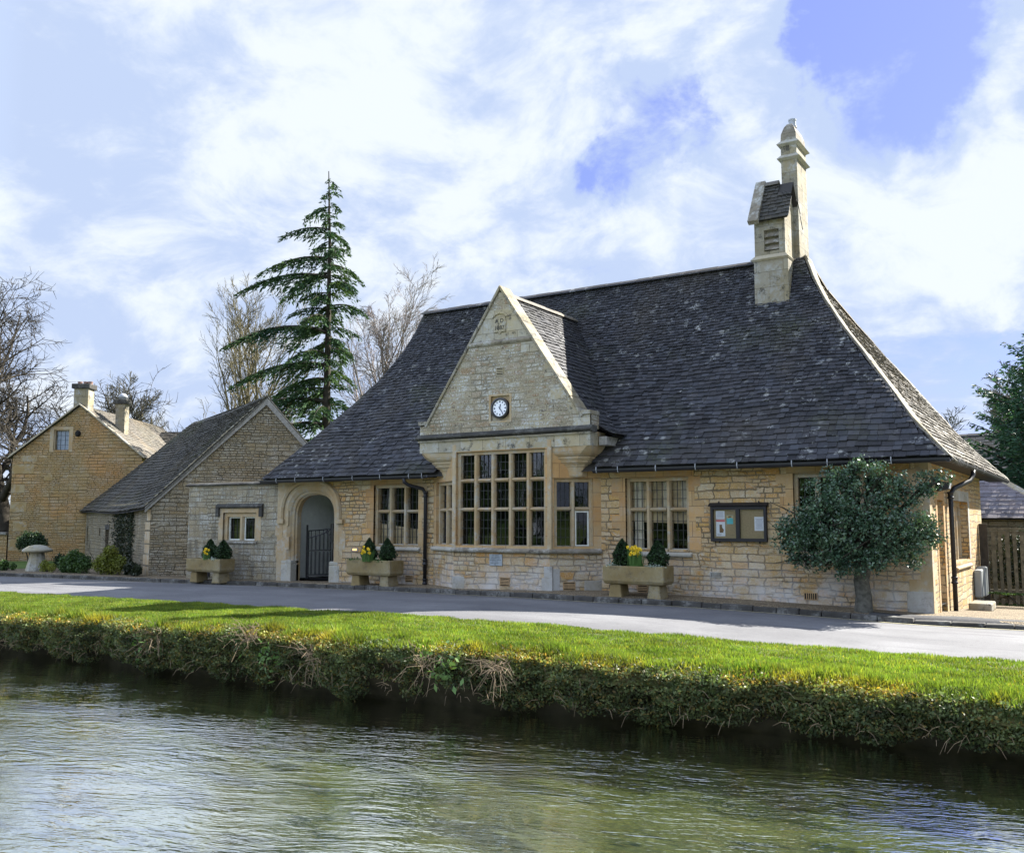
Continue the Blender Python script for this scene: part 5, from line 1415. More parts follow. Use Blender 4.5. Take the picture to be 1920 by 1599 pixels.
M['cot_block'] = ashlar('cottage_dressed_stone', (.30, .21, .09), (.33, .27, .16), lich=.3, dark=.3)
cot = thing('stone_cottage', 'tall honey coloured stone cottage with gable end, leaded window and chimney far left', 'house', (-31, 21, 0))
KS = 1.15
class ScaledFrame(Frame):
    def __call__(s, u, d, z): return Frame.__call__(s, u*KS, d*KS, 1.55+(z-1.55)*KS)
CA = Vector((-33.9*KS, 18.8*KS, 0)); CT = Vector((cos(R(33)), sin(R(33)), 0)); CB = Vector((-CT.y, CT.x, 0))
CF = ScaledFrame(CA[:2], (CA+CT)[:2])
cu, cz, ce, cw_ = 2.40, 5.78, 3.96, 4.75
ch_ = rect(1.47, 2.05, 4.18, 4.93)
mb = wall_mesh(CF, lambda z: 0 if z <= ce else cu*(z-ce)/(cz-ce), lambda z: cw_ if z <= ce else cw_-(cw_-cu)*(z-ce)/(cz-ce), -.4, cz, [ch_], zs=[ce], reveal=.12)
V3 = lambda u, d, z: tuple(CF(u, d, z))
mb.quad(V3(0, 0, -.4), V3(0, -9, -.4), V3(0, -9, ce), V3(0, 0, ce)); mb.quad(V3(cw_, 0, -.4), V3(cw_, 0, ce), V3(cw_, -9, ce), V3(cw_, -9, -.4))
mb.build('wall', M['cottage'], cot)
w_ = mullion_window(cot, CF, 1.47, 2.05, 4.18, 4.93, 1, [], rec=.03, jamb=.04, came=(3, 3), gl_='glass_clear')
mb = MB(); mb.quad(*[CF(u, -.2, z) for u, z in ((1.45, 4.15), (2.08, 4.15), (2.08, 4.95), (1.45, 4.95))]); M['pale_blind'] = plain('pale_blue_blind', (.42, .50, .62), .9); mb.build('blind', M['pale_blind'], w_)  # pale blue sheet stands in for sky mirrored in the glass
mb = MB(); mb.lbox(CF, (1.33, -.05, 4.1), (1.47, .006, 5.03)); mb.lbox(CF, (2.05, -.05, 4.1), (2.17, .006, 5.03)); mb.lbox(CF, (1.47, -.05, 4.93), (2.05, .006, 5.03)); mb.build('surround', M['ash'], w_)
mb = MB()
for (u, z, w, h) in ((0, 3.3, .8, .35), (0, 2.6, .5, .3), (0, 1.9, .6, .36), (.15, 1.2, .5, .36), (0, .5, .6, .4), (1.2, 3.05, .3, .22), (.3, 3.75, .6, .2)): mb = MB(); mb.lbox(CF, (u, -.05, z), (u+w, .006, z+h)); mb.build('quoin', M['cot_block'], cot)
mb = MB(); mb.lathe(tuple(CF(2.35, .0, 4.78)), [(.13, -.05), (.13, .05), (.07, .09)], 12, axis='y'); mb.build('round_vent', M['dark'], cot)
ea = CF(-.12, .1, ce-.1); ec = CF(cu, .1, cz+.06); eb = CF(cw_+.12, .1, ce-.1)
lenr = (ec-eb).length
cs = lambda u, t: tuple(eb.lerp(ec, t/lenr)+CB*u)
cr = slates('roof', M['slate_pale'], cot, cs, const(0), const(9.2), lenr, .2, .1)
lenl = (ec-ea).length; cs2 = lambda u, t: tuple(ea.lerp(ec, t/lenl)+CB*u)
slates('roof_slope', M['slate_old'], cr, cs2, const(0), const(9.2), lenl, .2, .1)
mb = MB(); under_sheet(mb, cs, const(0), const(9.2), lenr, 2); under_sheet(mb, cs2, const(0), const(9.2), lenl, 2); mb.build('roof_deck', M['under'], cr, recalc=False)
mb = MB()
for a, b in ((ea, ec), (eb, ec)):
    n_ = 22
    for i in range(n_):
        p, q = a.lerp(b, i/n_), a.lerp(b, (i+1.0)/n_); up = Vector((0, 0, rnd.uniform(.06, .09)))
        mb.hexa([p-CF.n*.12, q-CF.n*.12, q+CF.n*.04, p+CF.n*.04, p-CF.n*.12+up, q-CF.n*.12+up, q+CF.n*.04+up, p+CF.n*.04+up])
mb.build('verge', M['coping'], cot)
def chimney(parent, u, d, z0, z1, w, dp, pots=True, dome=False):
    mb = MB(); mb.lbox(CF, (u-w/2, d-dp, z0), (u+w/2, d, z1)); c = mb.build('chimney', M['chim'], parent, bevel=.02)
    mb = MB(); mb.lbox(CF, (u-w/2-.07, d-dp-.07, z1-.16), (u+w/2+.07, d+.07, z1+.02)); mb.build('chimney_cap', M['ash_dark'], c, bevel=.02)
    p = CF(u, d-dp/2, z1)
    if dome:
        mb = MB(); mb.lathe(tuple(p), [(.16, 0), (.16, .12), (.2, .14), (.2, .18), (.13, .28), (.03, .32)], 14); mb.build('cowl', M['leadcap'], c, smooth=True)
    else:
        for k in (-.17, .05, .22):
            p = CF(u+k, d-dp/2, z1); mb = MB(); mb.lathe(tuple(p), [(.10, 0), (.09, .11), (.105, .12), (.105, .15)], 12); mb.build('chimney_pot', M['pot'], c)
chimney(cot, 2.39, -.02, 5.3, 6.62, .54, .5); 
chimney(cot, 3.5, -.9, 4.3, 6.15, .36, .4, dome=True)
# wing of the cottage behind, its slope facing the lane
wa = CF(3.2, -3.6, 3.55); wd = CT
wing = lambda u, t: tuple(wa+wd*u-CB*(-.9*t)*1.0*.9+Vector((0, 0, .62*t)))
WL = 3.4
slates('wing_roof', M['slate_old'], cr, wing, const(0), const(4.8), WL, .2, .11, tone=(.5, 1.9), thick=.024)
mb = MB(); under_sheet(mb, wing, const(0), const(4.8), WL, 2, .04); p0, p1 = Vector(wing(0, WL)), Vector(wing(4.8, WL)); mb.quad(p0, p1, p1+CB*2.6-Vector((0, 0, 2.1)), p0+CB*2.6-Vector((0, 0, 2.1))); mb.build('roof_deck', M['under'], cr, recalc=False)
mb = MB(); q0, q1 = Vector(wing(.1, .1)), Vector(wing(4.7, .1)); mb.quad((q0.x, q0.y, -.4), (q1.x, q1.y, -.4), q1, q0); q2 = Vector(wing(4.7, WL)); 
mb.face([(q1.x, q1.y, -.4), tuple(Vector((q1.x, q1.y, -.4))+CB*4.8), tuple(q1+CB*4.8), tuple(q2), tuple(q1)]); mb.build('wing_wall', M['cottage'], cot)
# ------------------------------------------------------------------ buildings and fence on the right
M['slate_tile'] = slate('purple_slates', (.17, .155, .17), lichen=.2, moss=.05)
ob = thing('garden_outbuilding', 'low outbuilding with hipped slate roof behind the fence right of the hall', 'building', (.2, 31, 0))
e0 = Vector((-4.2, 28.6, 1.62)); OL = 1.75
os_ = lambda u, t: (e0.x+u, e0.y+t*.78, e0.z+t*.63)
orf = slates('roof', M['slate_tile'], ob, os_, const(0), lambda t: 3.35-t*.95, OL, .2, .15, thick=.012)
oh = lambda u, t: (e0.x+3.35-t*.95, e0.y+u, e0.z+t*.63)
slates('hip_slope', M['slate_pale'], orf, oh, lambda t: t*.78, const(5.0), OL, .2, .15, thick=.012)
ridge_tiles('hip_tile', [Vector(os_(3.35-t*.95, t))+Vector((0, 0, .03)) for t in (0, .6, 1.2, OL)], orf, M['coping'], .12, .07, .3)
mb = MB(); under_sheet(mb, os_, const(0), lambda t: 3.35-t*.95, OL, 3); under_sheet(mb, oh, lambda t: t*.78, const(5), OL, 3); top = Vector(os_(0, OL)); mb.quad(top, Vector(os_(3.35-OL*.95, OL)), Vector(oh(5, OL)), top+Vector((0, 4, 0))); mb.build('roof_deck', M['under'], orf, recalc=False)
mb = MB(); mb.box((-4.1, 28.8, -.8), (-1.0, 33.4, 1.66)); mb.build('wall', M['barn_dark'], ob)
ho = thing('slate_roofed_house', 'house with long slate roof behind the hall at the far right', 'house', (4, 42, 0))
h0_ = Vector((-9.5, 38, 3.1)); HL = 2.55
hs_ = lambda u, t: (h0_.x+u, h0_.y+t*.72, h0_.z+t*.69)
hr = slates('roof', M['slate_pale'], ho, hs_, const(0), const(18), HL, .22, .14)
mb = MB(); under_sheet(mb, hs_, const(0), const(18), HL, 2, .04); a = Vector(hs_(0, HL)); b = Vector(hs_(18, HL)); mb.quad(a, b, b+Vector((0, 2, -1.8)), a+Vector((0, 2, -1.8))); mb.build('roof_deck', M['under'], hr, recalc=False)
ridge_tiles('ridge_tile', [Vector(hs_(0, HL))+Vector((0, 0, .04)), Vector(hs_(18, HL))+Vector((0, 0, .04))], hr, M['slate'], .15, .08)
mb = MB(); mb.box((-9.3, 38.2, -.8), (8.3, 41.5, 3.2)); mb.build('wall', M['cottage'], ho)

fe = thing('picket_fence', 'tall weathered wooden picket fence between the hall and the garden', 'fence', (0, 25, -.5))
FF = Frame((-2.62, 24.95), (2.2, 25.6)); fz = -.48
mb = MB(); mb.lbox(FF, (-.05, -.06, fz-.2), (.13, .1, fz+1.98)); mb.build('post', M['fence_post'], fe, bevel=.01)
u = .20
while u < FF.len:
    w = rnd.uniform(.075, .10); h = 1.80+rnd.uniform(-.03, .03); k = rnd.uniform(-.008, .008)
    mb = MB(); mb.hexa([FF(u, 0, fz+.08), FF(u+w, 0, fz+.08), FF(u+w, .02, fz+.08), FF(u, .02, fz+.08), FF(u+k, 0, fz+h), FF(u+w+k, 0, fz+h), FF(u+w+k, .02, fz+h), FF(u+k, .02, fz+h)])
    mb.build('picket', M['fence'], fe); u += w+rnd.uniform(.055, .085)
mb = MB()
for z in (.35, 1.72): mb.lbox(FF, (0, -.06, fz+z), (FF.len, -.002, fz+z+.08))
mb.lbox(FF, (.1, -.03, fz+1.83), (FF.len, .04, fz+1.87)); mb.build('rail', M['fence'], fe)
M['whiteboard'] = plain('pale_board', (.5, .52, .53), .6)
# ------------------------------------------------------------------ staddle stone
sx, sy = -30.2, 17.75; sz = zg(sx)
t = thing('staddle_stone', 'mushroom shaped staddle stone beside the lane before the round bush', 'staddle stone', (sx, sy, sz))
mb = MB(); mb.lathe((sx, sy, sz), [(.36, -.05), (.35, .05), (.27, .35), (.22, .60), (.2, .62)], 10); mb.build('pedestal', M['stad'], t, bevel=.01)
mb = MB(); mb.lathe((sx, sy, sz+.6), [(.2, 0), (.44, .03), (.48, .07), (.44, .12), (.28, .22), (.1, .26)], 14); mb.build('cap', M['stad'], t, smooth=True)

gw = thing('garden_wall', 'low stone garden wall running left from the corner of the cottage', 'wall', (-44, 19, 0))
GWF = Frame((-50, 16.2), (CA.x-.02, CA.y-.05))
mb = wall_mesh(GWF, const(0), const(GWF.len), -.4, 1.0, [], reveal=0); mb.quad(GWF(0, -.35, -.4), GWF(GWF.len, -.35, -.4), GWF(GWF.len, -.35, 1), GWF(0, -.35, 1)); mb.build('wall', M['cottage'], gw)
mb = MB(); mb.lbox(GWF, (0, -.42, 1.0), (GWF.len, .07, 1.1)); mb.build('coping', M['sill_dark'], gw, bevel=.01)
# ------------------------------------------------------------------ trees
def bare_tree(name, base, H, label, seed, mat_, r0=.3, trunk=.25, spread=.8, up=.35, levels=4, kids=(9, 7, 6, 5), lens=(.62, .5, .5, .55), droop=0.0, group='bare winter trees', lean=(0, 0), twig_r=.012, jitter=.25):
    rng = random.Random(seed)
    t = thing(name, label, 'tree', base, group)
    big, small = MB(), MB()
    def branch(p, d, L, r, lev):
        n = 5 if lev < 2 else (4 if lev < 3 else 3)
        pts = [p.copy()]; rad = [r]; dd = d.copy()
        for i in range(n):
            dd = dd+Vector((rng.gauss(0, jitter), rng.gauss(0, jitter), rng.gauss(0, jitter)))*(.55 if lev else .25)
            dd.z += (up*.28 if lev < 3 else up*.15)-(droop*.35 if lev >= 2 else 0)
            dd.normalize(); p = p+dd*(L/n); pts.append(p.copy()); rad.append(max(twig_r*.5, r*(1-.75*(i+1)/n)))
        (big if lev < 2 else small).tube(pts, rad, 7 if lev == 0 else (5 if lev == 1 else 3), cap=False)
        if lev >= levels: return
        k = kids[lev]
        for j in range(k):
            f = (trunk+(1-trunk)*(j+rng.random()*.8)/k) if lev == 0 else (.15+.85*(j+rng.random())/k)
            f = min(f, .999); i = int(f*n); q = pts[i].lerp(pts[i+1], f*n-i)
            ax = (pts[i+1]-pts[i]).normalized()
            a = rng.uniform(0, 2*pi) if lev else (j*2.4+rng.uniform(-.4, .4))
            s = ax.cross(Vector((0.3, 0.2, 1)) if abs(ax.z) < .9 else Vector((1, 0, 0))).normalized(); u = ax.cross(s)
            ang = spread*rng.uniform(.65, 1.25)*(1.0 if lev else (1.25-.6*f))
            nd = ax*cos(ang)+(s*cos(a)+u*sin(a))*sin(ang)
            rr = rad[i]*(.56 if lev < 2 else .55)
            branch(q, nd, L*lens[lev]*rng.uniform(.7, 1.2)*(1.15-.45*f if lev == 0 else 1.05-.3*f), max(twig_r, rr), lev+1)
    branch(Vector(base)-Vector((0, 0, .3)), Vector((lean[0], lean[1], 1)).normalized(), H*.80, r0, 0)
    big.build('trunk', mat_, t, recalc=False, smooth=True); small.build('crown', mat_, t, recalc=False)
bare_tree('bare_tree', (-44.9, 24.9, -.1), 12.4, 'large dark bare tree with thick limbs towering over the cottage at the far left', 5, M['bark'], r0=.5, trunk=.16, spread=.95, up=.17, kids=(16, 9, 8, 6), lens=(.68, .52, .52, .6), twig_r=.016, jitter=.3)
bare_tree('bare_tree', (-55.5, 36.9, -.1), 10.6, 'thin pale bare tree behind the chimneys of the cottage', 8, M['bark_grey'], r0=.3, trunk=.2, spread=.6, up=.35, kids=(14, 8, 7, 6), lens=(.5, .5, .5, .55), twig_r=.022)
bare_tree('bare_tree', (-40.3, 35.8, -.1), 13.3, 'olive bare tree with fanning branches left of and behind the cedar', 11, M['bark_olive'], r0=.28, trunk=.22, spread=.55, up=.30, kids=(18, 8, 7, 5), lens=(.62, .48, .45, .5), twig_r=.014, jitter=.18)
bare_tree('bare_tree', (-32.6, 37.7, -.1), 13.0, 'slender bare birch with drooping twigs between the cedar and the hall roof', 21, M['bark_birch'], r0=.22, trunk=.3, spread=.50, up=.36, kids=(20, 8, 7, 5), lens=(.62, .45, .45, .55), droop=.35, twig_r=.012, jitter=.15)
bare_tree('bare_tree', (-6.0, 62, -.1), 9.4, 'distant bare tree showing above the roofs at the far right', 31, M['bark_grey'], r0=.25, trunk=.2, spread=.7, up=.25, kids=(13, 8, 7, 6), lens=(.5, .5, .5, .55), twig_r=.024)

CR = Vector((cos(R(32.67)), sin(R(32.67)), 0))     # towards the photograph's right
def conifer(name, base, H, label, cat, seed, mneedle, prof, nb, z0, leaf, dens, droop, lift, asym=0.0, trunk_r=.3, drape=.5, sub=.34, aspect=.3, wild=.2):
    rng = random.Random(seed); nr = np.random.default_rng(seed)
    t = thing(name, label, cat, base)
    b = Vector(base); tr = MB(); P = []; D = []
    top = b+Vector((.0, 0, H))
    tr.tube([b-Vector((0, 0, .3)), b+Vector((0, 0, H*.4)), b+Vector((0, 0, H*.8)), top-CR*.12], [trunk_r, trunk_r*.72, trunk_r*.3, .02], 9, cap=False)
    for i in range(nb):
        f = ((i+rng.random())/nb)**.92; z = z0+(H-.25-z0)*f
        a = i*2.39996+rng.uniform(-.5, .5); d = Vector((cos(a), sin(a), 0))
        side = d.dot(CR)
        L = float(np.interp(z/H, [p[0] for p in prof], [p[1] for p in prof]))*rng.uniform(1-wild*1.2, 1.1+wild*.45)*(1-asym*side)
        if L < .15: L = .15
        pts = []; n = 7
        for k in range(n+1):
            s = k/n; pts.append(b+Vector((0, 0, z))+d*(L*s)+Vector((0, 0, L*(lift*s-droop*s*s*1.2))))
        tr.tube(pts, [max(.006, .022*L*(1-.85*k/n)) for k in range(n+1)], 4, cap=False)
        perp = Vector((-d.y, d.x, 0))
        m = max(4, int(L*dens))
        for k in range(m):
            s = .03+.97*(k+rng.random())/m; x = s*n; j = min(n-1, int(x)); q = pts[j].lerp(pts[j+1], x-j)
            sl = sub*L*(1.05-s)*rng.uniform(.5, 1.2)+.12
            sd = (d*rng.uniform(.5, 1.1)+perp*rng.choice((-1, 1))*rng.uniform(.3, 1)).normalized()
            nn = max(3, int(sl*18))
            for w in range(nn):
                g = (w+rng.random())/nn
                P.append(q+sd*sl*g+Vector((rng.gauss(0, .03), rng.gauss(0, .03), -drape*g*g*sl-rng.random()*drape*.22+rng.gauss(0, .02)))); D.append(sd+Vector((0, 0, -drape*1.2*g)))
    P = np.array([tuple(p) for p in P]); D = np.array([tuple(p) for p in D])
    V, F = leaf_arrays(P, leaf, aspect=aspect, dirs=D*1.2, rng=nr)
    tn = np.repeat(nr.uniform(.55, 1.6, len(P)), 4)[:, None]*np.ones(3)
    tr.build('trunk', M['bark'], t, recalc=False, smooth=True); fast_mesh('crown', V, F, mneedle, t, tint=tn)
    return len(P)
conifer('cedar_tree', (-29.7, 30.7, -.1), 17.9, 'tall dark green cedar with tiered drooping branches behind the hall', 'tree', 3, M['needle'],
        [(0, 2.4), (.3, 3.0), (.5, 2.9), (.62, 2.8), (.75, 2.3), (.84, 1.5), (.92, 1.0), (.97, .55), (1, .2)], 68, 4.2, .24, 21.0, .38, .20, .40, .24, .75, .34, .26, wild=.6)
conifer('conifer_tree', (-1.55, 34.0, -.4), 8.6, 'dense blue green conifer at the right edge beyond the fence', 'tree', 4, M['needle2'],
        [(0, 2.7), (.35, 2.5), (.6, 1.9), (.8, 1.1), (.95, .4), (1, .1)], 120, .6, .17, 17.0, -.05, .42, 0.0, .2, .18, .40, .34)

# holly by the end of the front wall
def blob_points(lobes, n, rng, shell=.45):
    vol = np.array([l[3]**2 for l in lobes]); ids = rng.choice(len(lobes), n, p=vol/vol.sum())
    L = np.array(lobes)[ids]; v = rng.normal(size=(n, 3)); v /= np.linalg.norm(v, axis=1, keepdims=True)
    r = L[:, 3]*(rng.uniform(0, 1, n)**shell)*(1+.22*rng.normal(size=n)*.5)
    return L[:, :3]+v*r[:, None]*np.array([1, .8, .95])
hl = [(-3.5, 17.15, 2.2, .42), (-3.05, 17.1, 2.1, .36), (-2.62, 17.15, 2.18, .22), (-2.45, 17.12, 2.26, .14), (-4.25, 17.05, 1.95, .5), (-4.62, 17.0, 1.6, .45), (-4.85, 17.0, 1.15, .36), (-4.72, 17, .88, .26), (-4.2, 16.9, 1.3, .5),
      (-3.6, 16.8, 1.65, .58), (-3.2, 16.9, 1.45, .52), (-2.75, 17.0, 1.5, .36), (-2.55, 17.05, 1.3, .26), (-2.95, 17, 1.05, .3), (-3.85, 16.9, .98, .34), (-3.3, 17, .95, .25), (-4.05, 17.1, 2.3, .26), (-3.75, 17.1, 2.52, .16), (-5.0, 16.95, 1.35, .2), (-4.35, 16.95, .80, .2), (-4.0, 16.95, .82, .24), (-3.45, 16.9, .86, .22), (-4.6, 16.95, 1.25, .36)]
rh = np.random.default_rng(77)
cl_ = blob_points(hl, 230, rh, .30)
sub_l = [(*c_, r_) for c_, r_ in zip(cl_, rh.uniform(.08, .20, len(cl_)))]
P = np.concatenate([blob_points(sub_l, 15000, rh, .5), blob_points(hl, 7000, rh, .8)])
P = P[P[:, 1] < 17.84]
V, F = leaf_arrays(P, .056, rng=rh, aspect=.6); tn = np.repeat(rh.uniform(.5, 1.8, len(P)), 4)[:, None]*np.ones(3)
t = thing('holly_tree', 'glossy dark holly tree with irregular crown growing against the right end of the front wall', 'tree', (-3.78, 17.4, -.03))
fast_mesh('crown', V, F, M['leaf_holly'], t, tint=tn)
mb = MB(); tk = Vector((-3.74, 17.36, 0))
mb.tube([tk+Vector(q) for q in ((0, 0, -.15), (-.01, 0, .0), (0, -.01, .25), (-.03, -.01, .5), (.02, -.03, .75), (-.04, -.05, 1.0))], [.2, .16, .14, .135, .14, .15], 12, cap=False)
mb.build('trunk', M['bark_grey'], t, recalc=False, smooth=True)
mb = MB()
for l in hl:
    a = tk+Vector((-.03, -.05, .92)); c = Vector(l[:3]); m_ = a.lerp(c, .5)+Vector((0, 0, .06)); mb.tube([a, m_, c], [.075, .04, .012], 5, cap=False)
    for k in range(7):
        e = c+Vector((rnd.gauss(0, .6), rnd.gauss(0, .35), rnd.gauss(0, .55)))*l[3]; mb.tube([m_.lerp(c, rnd.random()), c.lerp(e, .5), e], [.014, .009, .005], 4, cap=False)
mb.build('branch', M['bark'], t, recalc=False)

# garden shrubs beside the lane on the left
def shrub(name, lobes, n, m, size, label, seed, cat='bush', stem=None, tint=(.6, 1.5), group=None, shell=.4):
    rng = np.random.default_rng(seed); P = blob_points(lobes, n, rng, shell); zmin = zg(lobes[0][0])
    P[:, 2] = np.maximum(P[:, 2], zmin+.01)
    V, F = leaf_arrays(P, size, rng=rng); tn = np.repeat(rng.uniform(*tint, len(P)), 4)[:, None]*np.ones(3)
    x, y = lobes[0][:2]
    t = thing(name, label, cat, (x, y, zmin), group)
    fast_mesh('foliage', V, F, m, t, tint=tn)
    mb = MB()
    for l in lobes:
        mb.tube([(x, y, zmin-.05), (x*.4+l[0]*.6, y*.4+l[1]*.6, zmin*.4+l[2]*.6), l[:3]], [.035, .02, .008], 5, cap=False)
    if stem: mb.tube([(x, y, zmin-.05), (x, y, lobes[0][2])], stem, 7, cap=False)
    mb.build('stem', M['bark'], t, recalc=False)
shrub('round_bush', [(-32.0, 18.6, .80, .36), (-32.35, 18.5, .78, .30), (-31.6, 18.65, .76, .32), (-32.1, 18.5, .98, .26), (-31.75, 18.6, .95, .26)], 6000, M['leaf_box'], .07, 'dark rounded clipped bush on a stem behind the staddle stone', 1, stem=.06, shell=.33)
shrub('garden_shrub', [(-27.9, 17.7, .22, .36), (-28.35, 17.65, .18, .3), (-27.5, 17.7, .20, .3), (-27.9, 17.6, .42, .25)], 4500, M['leaf_green'], .075, 'low dark green leafy shrub in front of the cottage wall', 2)
shrub('garden_shrub', [(-26.1, 17.7, .30, .38), (-26.5, 17.65, .22, .3), (-25.75, 17.7, .25, .3), (-26.05, 17.65, .58, .26)], 5000, M['leaf_yellow'], .07, 'yellow green shrub below the outbuilding side wall', 3, tint=(.4, 1.3))
shrub('garden_shrub', [(-24.75, 17.55, .14, .2), (-24.5, 17.5, .10, .15), (-25.05, 17.6, .12, .18)], 1100, M['leaf_ivy'], .12, 'low dark plant with strap leaves at the corner of the outbuilding', 4)
shrub('garden_shrub', [(-31.4, 17.3, .08, .2), (-31.8, 17.3, .06, .18), (-31.0, 17.4, .05, .12)], 1500, M['leaf_green'], .07, 'small green leafy plant left of the staddle stone by the kerb', 5)
shrub('garden_shrub', [(-29.3, 17.5, .1, .2), (-28.9, 17.5, .06, .15)], 1000, M['leaf_yellow'], .06, 'small light green plant just right of the staddle stone', 6)
shrub('garden_shrub', [(-29.6, 18.2, .22, .26), (-29.3, 18.3, .16, .2)], 1500, M['leaf_box'], .06, 'small dark shrub behind and right of the staddle stone', 7)
bare_tree('bare_shrub', (-27.0, 18.0, -.08), 1.5, 'leafless shrub with crooked stems before the outbuilding side wall', 3, M['bark'], r0=.035, trunk=.05, spread=.7, up=.3, levels=2, kids=(5, 4, 3), lens=(.7, .5, .5), group=None, twig_r=.008)
shrub('hedge', [(-47.5, 23.5, .7, 1.1), (-49.5, 22.5, .7, 1.1), (-46.0, 24.8, .6, 1.0), (-51.5, 21.5, .7, 1.1), (-48.5, 23.0, 1.3, .8)], 5000, M['leaf_box'], .14, 'dark hedge beyond the garden wall at the far left edge', 15, cat='hedge')
# ivy stems on the stained side wall
iv = []
ri = np.random.default_rng(5)
for k in range(5200):
    u = 13-ri.normal(4.6, .75) if k % 3 else 13-ri.normal(2.9, .25); z = ri.uniform(-.1, 2.05)
    iv.append(tuple(BLF(u, ri.uniform(.0, .10), z)))
iv = np.array(iv); V, F = leaf_arrays(iv, .07, rng=ri); tn = np.repeat(ri.uniform(.6, 1.6, len(iv)), 4)[:, None]*np.ones(3)
c = BLF(8.4, 0, 0)
o = fast_mesh('ivy', V, F, M['leaf_ivy'], base=c, tint=tn); tag(o, 'dark ivy climbing the stained side wall of the outbuilding', 'ivy')
shrub('garden_shrub', [(-2.0, 23.6, -.28, .2), (-1.8, 23.7, -.3, .15), (-2.25, 23.8, -.2, .15)], 700, M['leaf_green'], .06, 'small weed clump at the foot of the meter box by the fence', 9)
# creeper hanging behind the fence
shrub('creeper', [(-2.0, 27.4, .9, .5), (-1.3, 27.6, .7, .55), (-.6, 27.8, .8, .55), (-2.3, 27.2, .3, .45), (-1.4, 27.4, .1, .5), (-.4, 27.6, .1, .5)], 5200, M['leaf_ivy'], .09, 'dark green creeper behind the picket fence under the outbuilding eaves', 10, cat='plant')

# ------------------------------------------------------------------ bank plants, grass
def vnoise(x, y, seed=0):
    return (np.sin(x*1.3+seed)+np.sin(x*2.9+y*2.1+seed*2)+np.sin(x*5.7-y*3.3+seed*3)+np.sin(y*4.7+x*.7))/4
rb = np.random.default_rng(9)
N = 150000
x = rb.uniform(-25, 1.5, N); s = rb.beta(1.1, 1.25, N)*1.14-.14
bn = .10*np.sin(x*1.7)+.07*np.sin(x*4.1+1)+.05*np.sin(x*9.3)
ztop = zgv(x)-.13; zb = -.71+.05*np.sin(x*3.1)+.05*np.sin(x*7.7+2)
z = ztop+(zb-ztop)*np.where(s < 0, s*.75, s)
cl = vnoise(x*2.2, z*6, 1)
out = rb.uniform(0, 1, N)**1.5*(.10+.16*np.clip(.5+cl, 0, 1))*np.sin(pi*np.clip(s*.9+.1, .02, 1))**.5
y = brink_y(x)+bn*(1-.3*s)-.08+.16*np.clip(s, 0, 1)**2-out+np.clip(-s, 0, 1)*2.2
keep = (cl > -.42) | (rb.random(N) < .35)
keep &= ~((vnoise(x*.9, 0*x, 4) > .45) & (s > .6))
P = np.stack([x, y, z+rb.normal(0, .02, N)], 1)[keep]; cl = cl[keep]; sk = s[keep]
V, F = leaf_arrays(P, .042, rng=rb, aspect=.5, up=(0, -.25, .1))
k = rb.uniform(.5, 1.5, len(P))*(1+.7*vnoise(P[:, 0]*3.1, P[:, 2]*9, 6))*np.interp(sk, [-.14, 0, .25, 1], [1.7, 1.4, 1.0, .8])  # dry growth brighter at the brink; shade lower down darkened into the tint
dry = .6*np.clip((.16-sk)/.16, 0, 1)*np.clip(.6+vnoise(P[:, 0]*1.5, P[:, 1], 7)*2, 0, 1)
brown = (rb.random(len(P)) < .16+.3*dry)
tc = np.stack([k*(1+1.2*dry), k*(1+.7*dry), k*(1-.1*dry)], 1)
tc[brown] *= np.array([1.7, 1.0, .75])
o = fast_mesh('bank_plants', V, F, M['leaf_bank'], tint=np.repeat(tc, 4, axis=0)); tag(o, kind='stuff')
# thin dead stems hanging along the lower bank
mb = MB()
for i in range(520):
    x = rnd.uniform(-24, 1.2); s = rnd.random()**.5; z0_ = float(zgv(x))-.15+(-.62-float(zgv(x))+.15)*s; y0 = float(brink_y(x))+bank_n(x)*.8-.10-rnd.random()*.12
    L = rnd.uniform(.06, .20); a = rnd.uniform(-1, 1); d = Vector((a, -rnd.uniform(.1, .7), rnd.uniform(-.8, .35))).normalized()
    p = Vector((x, y0, z0_)); mb.tube([p, p+d*L*.5+Vector((0, 0, .02)), p+d*L-Vector((0, 0, .06*L*5*.3))], [.0032, .0028, .0015], 3, cap=False)
o = mb.build('bank_stems', M['twig'], recalc=False); tag(o, kind='stuff')
def dead_clump(x, y, z, n, L, spread, label, seed, dz=-.1):
    rg = random.Random(seed); mb = MB()
    for i in range(n):
        p = Vector((x+rg.gauss(0, .05), y+rg.gauss(0, .04), z)); a = rg.uniform(-spread, spread)
        d = Vector((a, -rg.uniform(.1, .6), rg.uniform(-.5, .9)+dz)).normalized(); l = L*rg.uniform(.5, 1.2)
        q = p+d*l*.5+Vector((rg.gauss(0, .03), 0, .05)); e = p+d*l+Vector((rg.gauss(0, .05), -.02, -.12*l+rg.gauss(0, .04)))
        mb.tube([p, p.lerp(q, .5)+Vector((rg.gauss(0, .015), rg.gauss(0, .015), .01)), q, e], [.0045, .004, .0035, .002], 4, cap=False)
        for k in range(2):
            f = q.lerp(e, rg.random()); mb.tube([f, f+Vector((rg.gauss(0, .07), rg.gauss(0, .05), rg.gauss(0, .06)))], [.003, .002], 3, cap=False)
    o = mb.build('dead_stems', M['twig'], base=(x, y, z), recalc=False); tag(o, label, 'dead plant', 'bleached dead stems on the stream bank')
dead_clump(-10.35, 9.25, -.12, 30, .38, 1.0, 'pale dead stem clump rising above the grass edge, the tallest on the bank', 1, .25)
dead_clump(-12.3, 9.2, -.22, 26, .42, 1.1, 'sparse pale dead stems hanging down the bank nearer the left', 2)
dead_clump(-9.1, 9.25, -.30, 20, .45, 1.2, 'few crooked pale twigs reaching over the water left of the leafy sprig', 5)
